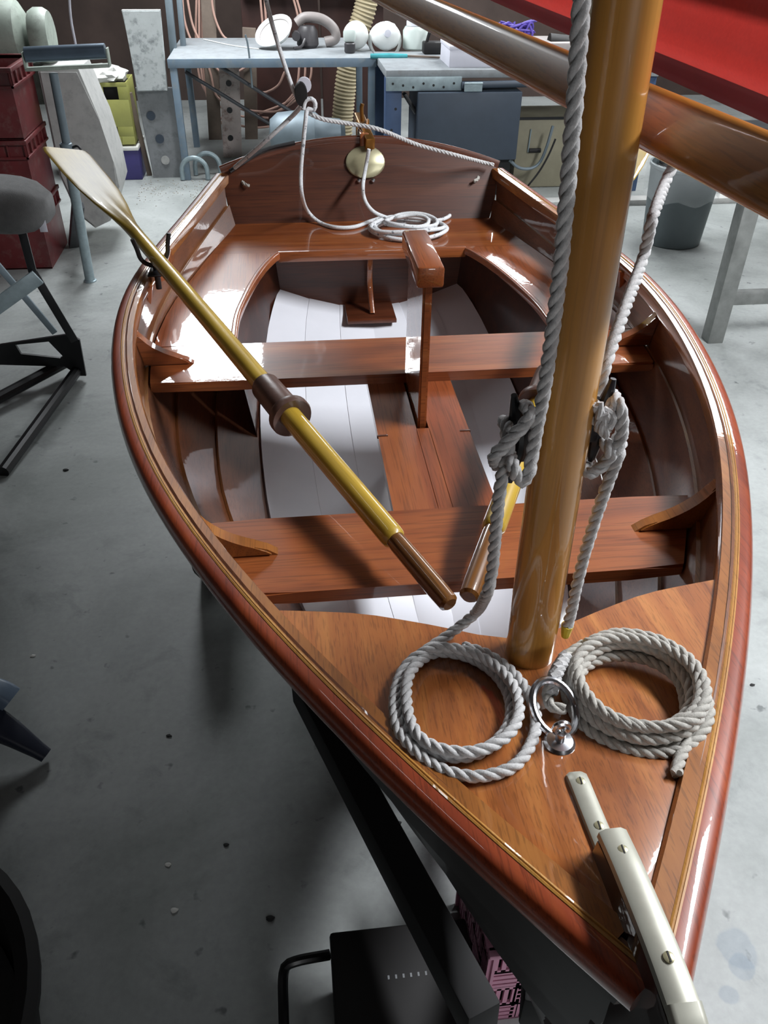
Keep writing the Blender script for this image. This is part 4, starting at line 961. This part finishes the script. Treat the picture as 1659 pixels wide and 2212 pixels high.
bm=nb(); bx(bm,(.40,5.185,.625),(.86,5.20,.70),.002); obj('slotted_rail',bm,'galv',w2)
for k in range(7):
    bm=nb(); lathe(bm,[(.007,-.002),(.007,.002)],(.44+k*.062,5.184,.665-.01*(k%3)),10,'Y'); obj('rail_hole',bm,'black_metal',w2)
bm=nb(); tube(bm,[(.86,5.18,.655),(1.6,5.18,.665)],.02,12); obj('front_tube',bm,'slate',w2)
for x in (.40,2.0):
    bm=nb(); bx(bm,(x,5.22,0),(x+.10,5.30,.69),.004); obj('leg',bm,'blue_steel',w2)
    for zz in (.30,.40,.52): 
        bm=nb(); lathe(bm,[(.008,-.001),(.008,.001)],(x+.04+.02*((zz*10)%2),5.219,zz),10,'Y'); obj('bolt_hole',bm,'black_metal',w2)
    bm=nb(); bx(bm,(x,5.80,0),(x+.10,5.88,.69),.004); obj('leg',bm,'blue_steel',w2)
bm=nb(); beam(bm,(.52,5.26,.60),(.80,5.30,.20),.05,.02,.002); obj('diagonal_brace',bm,'black_metal',w2)
sb=thing('slate_cabinet','dark slate-blue steel cabinet with hinge under the second workbench','cabinet',(.90,5.2,0))
L0=V((0.5921,5.1500,0.6918)); L1=V((1.2343,5.1500,0.6870)); L2=V((1.2573,5.1500,0.2295))
bm=nb(); bx(bm,(L0.x,5.15,L2.z),(L1.x,5.55,.62),.006); obj('door',bm,'slate',sb)
bm=nb(); bx(bm,(L0.x+.02,5.2,0),(L1.x-.02,5.55,L2.z),.006); obj('plinth',bm,'black_metal',sb)
hp=V((0.9246,5.1400,0.6535)); bm=nb(); bx(bm,(hp.x-.055,5.142,hp.z-.028),(hp.x+.055,5.15,hp.z+.02),.002); hg=obj('hinge_plate',bm,'galv',sb)
bm=nb(); tube(bm,[(hp.x-.055,5.14,hp.z+.018),(hp.x+.055,5.14,hp.z+.018)],.006,8); obj('hinge_barrel',bm,'galv',hg)
cm=thing('cream_machine','cream painted machine with small black handle, right of the slate cabinet','machine',(1.45,5.4,0))
q0=V((1.3087,5.3500,0.4337)); q1=V((1.5695,5.3500,0.4306))
bm=nb(); bx(bm,(q0.x-.03,5.35,0),(q1.x+.15,5.75,q0.z),.015); obj('body',bm,'cream',cm)
hp=V((1.4066,5.3400,0.2389)); bm=nb(); tube(bm,[hp+V((-.04,0,0)),hp+V((.04,0,0))],.014,10); obj('handle',bm,'black_plastic',cm)
bm=nb(); tube(bm,[hp+V((-.045,.0,-.01)),hp+V((-.04,0,.13))],.005,8); obj('handle_rod',bm,'galv',cm)
bm=nb(); bx(bm,(q0.x-.03,5.345,q0.z-.01),(q1.x+.15,5.352,q0.z+.005)); obj('seam',bm,'black_metal',cm)
bm=nb(); tube(bm,smooth(at([(1.2040,5.2000,0.2184),(1.2704,5.2000,0.1692),(1.3481,5.2000,0.1621),(1.4055,5.2000,0.1952),(1.4397,5.2000,0.2845),(1.4665,5.2000,0.4211)]),.02),.010,8); o=obj('grey_cable',bm,'grey_tube'); tag(o,'grey cable looping below the slate cabinet','cable')
bm=nb(); tube(bm,smooth([V((1.2991,5.1793,0.0060))]+at([(1.3166,5.1000,0.0798),(1.3817,5.1000,0.1696),(1.4294,5.1000,0.2663),(1.4612,5.1000,0.3613)]),.02),.006,8); o=obj('black_cable',bm,'black_plastic'); tag(o,'thin black cable in front of the cream machine','cable')
# things on the first bench
fl=thing('dust_mask','white dish-shaped dust mask lying open on the workbench','mask',(-0.2333,6.1344,0.7310))
c=V((-0.2429,6.0822,0.7350))+V((0,0,.03)); bm=nb()
lathe(bm,[(.001,-.045),(.05,-.04),(.09,-.015),(.112,.02),(.12,.03),(.112,.034),(.085,.005),(.05,-.022),(.001,-.028)],(0,0,0),28,cap=False)
for v in bm.verts: v.co=Matrix.Rotation(radians(38),3,'X')@Matrix.Rotation(radians(-25),3,'Y')@V((v.co.x*1.15,v.co.y,v.co.z)); v.co+=c+V((0,.05,.055))
obj('cup',bm,'white_soft',fl)
bm=nb(); RM=Matrix.Rotation(radians(38),3,'X')@Matrix.Rotation(radians(-25),3,'Y'); tube(bm,[RM@V((.098*1.15*cos(a),.098*sin(a),.012))+c+V((0,.05,.055)) for a in [k*2*pi/28 for k in range(29)]],.006,8,False); obj('rim_seal',bm,'tool_grey',fl)
bm=nb(); tube(bm,smooth(at([(-0.7562,6.5726,0.7350),(-0.5487,6.2656,0.7350),(-0.3574,6.0859,0.7350)]),.03),.004,6); obj('strap',bm,'white_soft',fl)
sd=thing('power_sander','dark grey power sander with rounded top handle on the workbench','tool',(-0.0094,6.2366,0.7310))
c=V((-0.0067,6.1487,0.7310)); 
bm=nb(); lathe(bm,[(.06,0),(.075,.02),(.07,.10),(.05,.13),(.001,.135)],c+V((-.02,.03,0)),20); obj('motor_body',bm,'tool_black',sd)
bm=nb(); tube(bm,smooth([c+V((-.09,.05,.14)),c+V((-.03,.05,.175)),c+V((.08,.05,.165)),c+V((.16,.05,.11)),c+V((.17,.05,.05)),c+V((.10,.05,.03))],.01),.033,12); obj('grip',bm,'tool_grey',sd)
bm=nb(); lathe(bm,[(.02,-.06),(.028,-.06),(.028,.03),(.02,.03)],c+V((-.10,-.03,.08)),16,'Y'); obj('dust_port',bm,'tool_black',sd)
bm=nb(); tube(bm,smooth([c+V((-.04,-.05,.06)),c+V((-.07,-.08,.02)),c+V((-.12,-.10,.012))],.01),.010,8); obj('cord',bm,'tool_black',sd)
def respirator(px,label,s=1.0,dark=False):
    t=thing('respirator',label,'mask',px); c=V(px)
    bm=nb(); bmesh.ops.create_uvsphere(bm,u_segments=24,v_segments=14,radius=1)
    for v in bm.verts:
        n=1+.06*noise.noise(v.co*3); v.co=V((v.co.x*.095*n,v.co.y*.07,v.co.z*.085*n))*s+c+V((0,.06,.085*s))
    obj('cup',bm,'white_soft',t)
    bm=nb(); lathe(bm,[(.09*s,0),(.105*s,.004),(.115*s,.02),(.10*s,.03)],c+V((0,.09,.05)),24,'Y',cap=False)
    obj('rim',bm,'white_soft',t)
    bm=nb(); lathe(bm,[(.001,-.02),(.022,-.018),(.026,0)],c+V((0.005,-.005,.11*s)),16,'Y'); obj('valve',bm,'white_card',t)
    return t
respirator((0.4877,5.9323,0.7350),'large white domed respirator mask between jar and lamp')
o=thing('respirator','white respirator with dark filter left of the domed mask','mask',(0.2927,6.0110,0.7310)); c=V((0.2705,5.9701,0.7310))
bm=nb(); bmesh.ops.create_uvsphere(bm,u_segments=20,v_segments=12,radius=1)
for v in bm.verts: v.co=V((v.co.x*.085,v.co.y*.06,v.co.z*.085))+c+V((.02,.06,.09))
obj('cup',bm,'white_soft',o)
bm=nb(); lathe(bm,[(.03,0),(.036,.01),(.036,.055),(.03,.06)],c+V((-.03,-.05,0)),18); obj('filter',bm,'tool_black',o)
bm=nb(); bx(bm,(c.x-.07,c.y-.06,.79),(c.x+.01,c.y+.0,.87),.02); obj('nose_piece',bm,'jar',o)
jr=thing('cloudy_jar','cloudy plastic jar behind the teal brush on the bench','jar',(0.7179,6.0085,0.7350)); c=V((0.6959,5.9669,0.7350))
bm=nb(); lathe(bm,[(.075,0),(.085,.01),(.085,.11),(.07,.135),(.055,.14)],c+V((0,.08,0)),24); obj('jar_body',bm,'jar',jr)
bm=nb(); lathe(bm,[(.062,.14),(.062,.165),(.055,.17)],c+V((0,.08,0)),24); obj('lid',bm,'white_card',jr)
br=thing('brush','paint brush with teal handle lying along the bench edge','brush',(0.5136,5.7624,0.7360)); a=V((0.3539,5.6820,0.7450)); b=V((0.5925,5.6734,0.7450)); c=V((0.7928,5.6083,0.7450))
bm=nb(); tube(bm,[a,a.lerp(b,.5),b],lambda i:(.014,.017,.012)[i],10); obj('handle',bm,'teal',br)
bm=nb(); beam(bm,b,c,.02,.012,.003); obj('bristle_head',bm,'post_brown',br)
kb=thing('black_tool','small black power tool battery beside the white box','tool',(0.7992,5.9217,0.7350)); c=V((0.7889,5.8198,0.7350))
bm=nb(); bx(bm,c+V((-.07,-.02,0)),c+V((.06,.08,.07)),.01); obj('battery',bm,'black_plastic',kb)
bm=nb(); tube(bm,smooth([c+V((-.05,.02,.06)),c+V((-.02,.02,.14)),c+V((.03,.03,.12))],.01),.010,8); obj('handle',bm,'black_plastic',kb)
wbx=thing('white_carton','plain white carton on the second workbench behind the boom','carton',(0.9350,5.5620,0.7350)); c=V((0.7946,5.4935,0.7350))
bm=nb(); bx(bm,(c.x,5.28,.735),(c.x+.55,5.6,.845),.003); obj('carton_body',bm,'white_card',wbx)
bm=nb(); bx(bm,(c.x-.004,5.276,.83),(c.x+.554,5.604,.85),.003); obj('lid',bm,'white_card',wbx)
bm=nb(); random.seed(3)
pp=[]
pcen=V((1.2691,5.7000,0.8851))
for k in range(60): pp.append(pcen+V((random.uniform(-.16,.16),random.uniform(-.05,.05),random.uniform(-.05,.05))))
tube(bm,smooth(pp,.02),.007,6); o=obj('purple_cord',bm,'purple'); tag(o,'tangled heap of purple cord on the shelf seen above the boom','cord')
bm=nb(); c=V((1.5841,5.7000,0.8243)); tube(bm,[c+V((-.06,0,0)),c+V((.25,0,-.03))],.045,14); o=obj('black_torch',bm,'black_plastic'); tag(o,'black cylindrical tool lying left of the mast on the far shelf','tool')
sh=thing('back_shelf','grey shelf carrying the purple cord behind the boom','shelf',(1.2,6.3,0))
zz=V((1.3127,5.9000,0.7820)).z
bm=nb(); bx(bm,(1.12,5.60,.735),(2.3,5.94,pcen.z-.06),.01); obj('shelf_body',bm,'tool_grey',sh)
# ribbed cream hose
hs=at([(0.4754,6.9000,1.1212),(0.4336,6.9000,0.8888),(0.3510,6.9000,0.6769),(0.2940,6.9000,0.4563),(0.2606,6.9000,0.2263),(0.2408,6.9000,-0.0139),(0.2425,6.9000,-0.3021)])
bm=nb(); P=smooth(hs,.006); tube(bm,P,lambda i:.082+.006*sin(i*2*pi/4.4),18); o=obj('ribbed_hose',bm,'cream_hose'); tag(o,'thick cream ribbed dust extraction hose behind the bench','hose')
# grey pump under the bench
pm=thing('grey_pump','grey cylindrical pump lying on the floor behind the transom','pump',(-.1,5.6,0))
c=V((-0.1022,5.5000,0.3244)); bm=nb(); lathe(bm,[(.001,-.22),(.09,-.21),(.13,-.16),(.14,-.05),(.14,.07),(.10,.12),(.09,.24),(.06,.27),(.001,.275)],c,22,'X'); obj('motor',bm,'grey_tube',pm)
bm=nb(); bx(bm,(c.x-.2,5.42,0),(c.x+.22,5.6,c.z-.10),.01); obj('base',bm,'grey_tube',pm)
bm=nb(); lathe(bm,[(.03,-.03),(.04,-.03),(.04,.03),(.03,.03)],c+V((.06,-.14,-.05)),14,'Y'); obj('inlet',bm,'galv',pm)
# drilled metal strap, posts, dark red boards, pink hose
st_=thing('drilled_strap','upright pale steel strap with round holes, stained rusty','strap',(-.6,6.9,0))
bm=nb(); prism(bm,at([(-0.6488,6.3000,0.6407),(-0.5083,6.3000,0.6399),(-0.5519,6.3000,-0.1055),(-0.6889,6.3000,-0.1296)])[::-1],(0,.01,0),.001); obj('strap_plate',bm,'strap',st_)
for q in ((-0.5933,6.2950,0.4963),(-0.6045,6.2950,0.3228),(-0.6168,6.2950,0.1367)):
    bm=nb(); lathe(bm,[(.02,-.002),(.02,.002)],q,16,'Y'); obj('hole',bm,'black_metal',st_)
def post(a,b,wd,mat,label):
    bm=nb(); beam(bm,a,b,wd,.06,.003,up=(0,1,0)); o=obj('upright_post',bm,mat); tag(o,label,'post'); return o
post((-0.7174,6.9000,1.0042),(-0.7888,6.9000,-0.3009),.10,'post_brown','dusty brown upright post left of the drilled strap')
post((-0.4374,6.9000,0.7703),(-0.5011,6.9000,-0.2517),.10,'post_brown','dusty brown upright post right of the drilled strap')
post((-0.9253,6.2000,1.1079),(-0.9381,6.2000,0.6840),.045,'grey_tube','thin grey steel conduit left of the pink hoses')
post((-0.8639,6.3000,1.1013),(-0.8798,6.3000,0.6702),.035,'grey_tube','thinner grey steel conduit beside the pink hoses')
for lo,hi,l in ((-.5,.1,'dark red board leaning behind the bench, left'),(.12,.62,'dark red board leaning behind the bench, right')):
    bm=nb(); bx(bm,(lo,7.3,0),(hi,7.35,1.35),.004); o=obj('leaning_board',bm,'dark_red_board'); tag(o,l,'board')
bm=nb(); beam(bm,(-.5,7.2,1.03),(.9,7.2,.98),.08,.10,.006); o=obj('timber_rail',bm,'post_brown'); tag(o,'horizontal brown timber rail behind the workbench','timber')
ph_=thing('pink_hose','long pink air hose hung in loose loops behind the bench','hose',(-.45,6.8,.4))
loops=[([(-0.8945,6.8500,1.0358),(-0.9018,6.8500,0.8354),(-0.8724,6.8500,0.7021),(-0.8207,6.8500,0.6263)]),([(-0.8683,6.8500,1.0358),(-0.8488,6.8500,0.8061),(-0.7965,6.8500,0.6566),(-0.7531,6.8500,0.4711),(-0.7185,6.8500,0.3111),(-0.5490,6.8500,0.2276),(-0.2621,6.8500,0.2078),(-0.1116,6.8500,0.3054)]),([(-0.7737,6.9000,1.0324),(-0.8217,6.9000,0.5890),(-0.8070,6.9000,0.3357),(-0.7366,6.9000,0.1702),(-0.4907,6.9000,0.0826),(-0.2312,6.9000,0.1135),(-0.0769,6.9000,0.2466)]),([(-0.7574,6.9500,1.0289),(-0.8126,6.9500,0.5196),(-0.7867,6.9500,0.2281),(-0.6431,6.9500,0.0399),(-0.4314,6.9500,-0.0856)]),([(-0.6876,6.8500,1.0362),(-0.6840,6.8500,0.8644),(-0.6379,6.8500,0.7314),(-0.5743,6.8500,0.6861)]),([(-0.7240,6.9000,1.0326),(-0.7626,6.9000,0.6502),(-0.7709,6.9000,0.4319),(-0.6541,6.9000,0.2689),(-0.4106,6.9000,0.1664)]),([(-0.7828,6.8500,0.6566),(-0.6974,6.8500,0.5021),(-0.5961,6.8500,0.4701),(-0.4505,6.8500,0.5319)]),([(-0.3426,7.0500,1.0226),(-0.3362,7.0500,0.7538),(-0.3317,7.0500,0.6296)]),([(-0.3083,7.0500,1.0227),(-0.3081,7.0500,0.7537),(-0.2877,7.0500,0.5979)]),([(0.0214,6.9500,0.6096),(0.0059,6.9500,0.4183),(-0.1107,6.9500,0.2712),(-0.2625,6.9500,0.1889)]),([(-0.0228,6.9500,0.5784),(-0.0501,6.9500,0.3862),(-0.1849,6.9500,0.2553),(-0.4104,6.9500,0.1737)]),([(-0.0656,6.9500,0.5786),(-0.1062,6.9500,0.3539),(-0.2236,6.9500,0.2222)]),([(-0.1905,6.8500,0.4831),(-0.2500,6.8500,0.3878),(-0.3604,6.8500,0.3403),(-0.4289,6.8500,0.3732)]),([(-0.1191,7.0500,1.0231),(-0.0753,7.0500,0.8750),(-0.0332,7.0500,0.6599)]),([(-0.0950,7.0500,1.0232),(-0.0418,7.0500,0.8448),(-0.0089,7.0500,0.6441)]),([(-0.7980,7.0000,1.0252),(-0.8501,7.0000,0.6379),(-0.8290,7.0000,0.3516),(-0.6321,7.0000,0.1666),(-0.3403,7.0000,0.1291)]),([(-0.7207,7.0000,1.0254),(-0.7524,7.0000,0.6684),(-0.7570,7.0000,0.4161),(-0.6728,7.0000,0.3010)])]
for l in loops:
    bm=nb(); tube(bm,smooth(at(l),.02),.0085,8); obj('hose_loop',bm,'pink_hose',ph_)
bm=nb(); tube(bm,smooth(at([(-0.4304,5.7200,0.8614),(-0.4206,5.7200,0.8106),(-0.4152,5.7200,0.7071),(-0.4131,5.7200,0.5608)]),.02),.006,8); o=obj('bench_wire',bm,'grey_tube'); tag(o,'thin grey wire hooked over the front bench edge','wire')
bm=nb()
random.seed(5)
for k in range(420):
    x=random.uniform(-1.2,-.2); y=random.gauss(5.5,.14); r=random.uniform(.0015,.0045); bmesh.ops.create_icosphere(bm,subdivisions=1,radius=r,matrix=Matrix.Translation((x,y,r*.4)))
o=obj('sawdust',bm,'dust'); o['kind']='stuff'; tag(o,'scattered sawdust and shavings along the foot of the bench','sawdust')

# ------------------------------------------------------------------ right: bin and steel frame table
bc=V((1.9115,4.1164,0.0000)); bc.y+=.12; bc.x+=.03
bn_=thing('dustbin','grey round dustbin with clear plastic liner at right','bin',(bc.x,bc.y,0))
bm=nb(); lathe(bm,[(.155,0),(.16,.004),(.19,.40),(.197,.405),(.197,.42),(.186,.42),(.157,.012),(.001,.01)],(bc.x,bc.y,0),40); obj('bin_body',bm,'bin',bn_)
bm=nb(); R=[]
for i,(rr,zz) in enumerate([(.180,.30),(.186,.40),(.20,.43),(.207,.42),(.206,.36),(.205,.30),(.203,.25)]):
    R.append([bm.verts.new(V((bc.x+(rr+.006*noise.noise(V((k*.6,i*.8,1))))*cos(2*pi*k/40),bc.y+(rr+.006*noise.noise(V((k*.6,i*.8,1))))*sin(2*pi*k/40),zz+.03*noise.noise(V((k*.35,i*.3,5)))*(i>4)))) for k in range(40)])
for a,b in zip(R,R[1:]):
    for k in range(40): bm.faces.new((a[k],a[(k+1)%40],b[(k+1)%40],b[k]))
obj('liner',bm,'film',bn_,ang=1.5)
bm=nb(); bmesh.ops.create_icosphere(bm,subdivisions=3,radius=1)
for v in bm.verts: v.co=V((v.co.x*.12,v.co.y*.12,v.co.z*.06))*(1+.4*noise.noise(v.co*2))+V((bc.x-.03,bc.y-.02,.42))
o=obj('black_rag',bm,'black_plastic'); tag(o,'crumpled black rag lying in the top of the dustbin','rag')
tbl=thing('steel_table','worn grey steel frame table at the right edge','table',(2.3,3.6,0))
lf=V((1.6029,2.9017,0.0000)); 
bm=nb(); bx(bm,(lf.x-.035,lf.y,0),(lf.x+.035,lf.y+.07,.735),.003); obj('leg',bm,'steel_leg',tbl)
bm=nb(); bx(bm,(lf.x+.75,lf.y+.55,0),(lf.x+.82,lf.y+.62,.735),.003); obj('leg',bm,'steel_leg',tbl)
bm=nb(); bx(bm,(lf.x+1.3,lf.y,0),(lf.x+1.37,lf.y+.07,.735),.003); obj('leg',bm,'steel_leg',tbl)
bm=nb(); bx(bm,(lf.x+1.3,lf.y+.55,0),(lf.x+1.37,lf.y+.62,.735),.003); obj('leg',bm,'steel_leg',tbl)
bm=nb(); bx(bm,(lf.x+.035,lf.y+.01,.17),(lf.x+1.3,lf.y+.055,.225),.003); obj('cross_rail',bm,'steel_leg',tbl)
bm=nb(); bx(bm,(lf.x-.06,lf.y-.02,.735),(lf.x+1.4,lf.y+.66,.765),.004); obj('table_top',bm,'steel_leg',tbl)
bm=nb(); n=26; g=[]
for i in range(n):
    r=[]
    for j in range(n):
        x=lerp(lf.x-.02,lf.x+1.3,i/(n-1)); y=lerp(lf.y+.05,lf.y+.62,j/(n-1)); r.append(V((x,y,.775+.035*abs(noise.noise(V((x*5,y*5,2))))+.02*noise.noise(V((x*12,y*12,4)))**2)))
    g.append(r)
ring_slab(bm,g,.004); o=obj('plastic_sheet',bm,'dark_film',None,ang=1.5); tag(o,'dark crinkled plastic sheet spread on the steel table','sheet')
# ------------------------------------------------------------------ floor: small litter, joint lines
struct(box('trim_1',(1.2,4.9,0),(4.5,5.0,.035),'ped',bev=.004))
random.seed(11)
lit=[((-0.5505,0.6942,0.0000),'chip_white',.012,'small white chip on dark floor left of the trolley, upper of two'),((-0.5302,0.5991,0.0000),'chip_white',.014,'small white chip on dark floor left of the trolley, lower of two'),((-0.9450,1.3008,-0.0000),'chip_white',.012,'small white chip on floor near the left edge above the navy foot'),((-1.0288,2.1566,0.0000),'chip_dark',.018,'black offcut on floor beside the trestle foot tube'),((-0.3485,0.5634,0.0000),'chip_dark',.016,'dark crumb on floor above the black crate handle'),((-0.0863,0.7350,0.0000),'chip_dark',.020,'dark leaf-like scrap on the lit floor under the bow'),((-0.5790,1.0126,0.0000),'chip_dark',.012,'dark crumb on the dim floor in the middle left'),((-0.4374,0.7243,0.0000),'chip_dark',.011,'dark crumb on floor nearer the trolley side rail'),((0.8399,1.0179,0.0000),'chip_dark',.012,'dark crumb on the pale floor right of the bow')]
for p,m,s,l in lit:
    bm=nb(); bmesh.ops.create_icosphere(bm,subdivisions=2,radius=1)
    k=random.random()*6
    for v in bm.verts: n=1+.5*noise.noise(v.co*2+V((k,0,0))); v.co=V((v.co.x*s*.55*n,v.co.y*s*.35*n,max(v.co.z,-.4)*s*.2*n+s*.08))+V(p)
    o=obj('floor_chip',bm,m); tag(o,l,'litter')
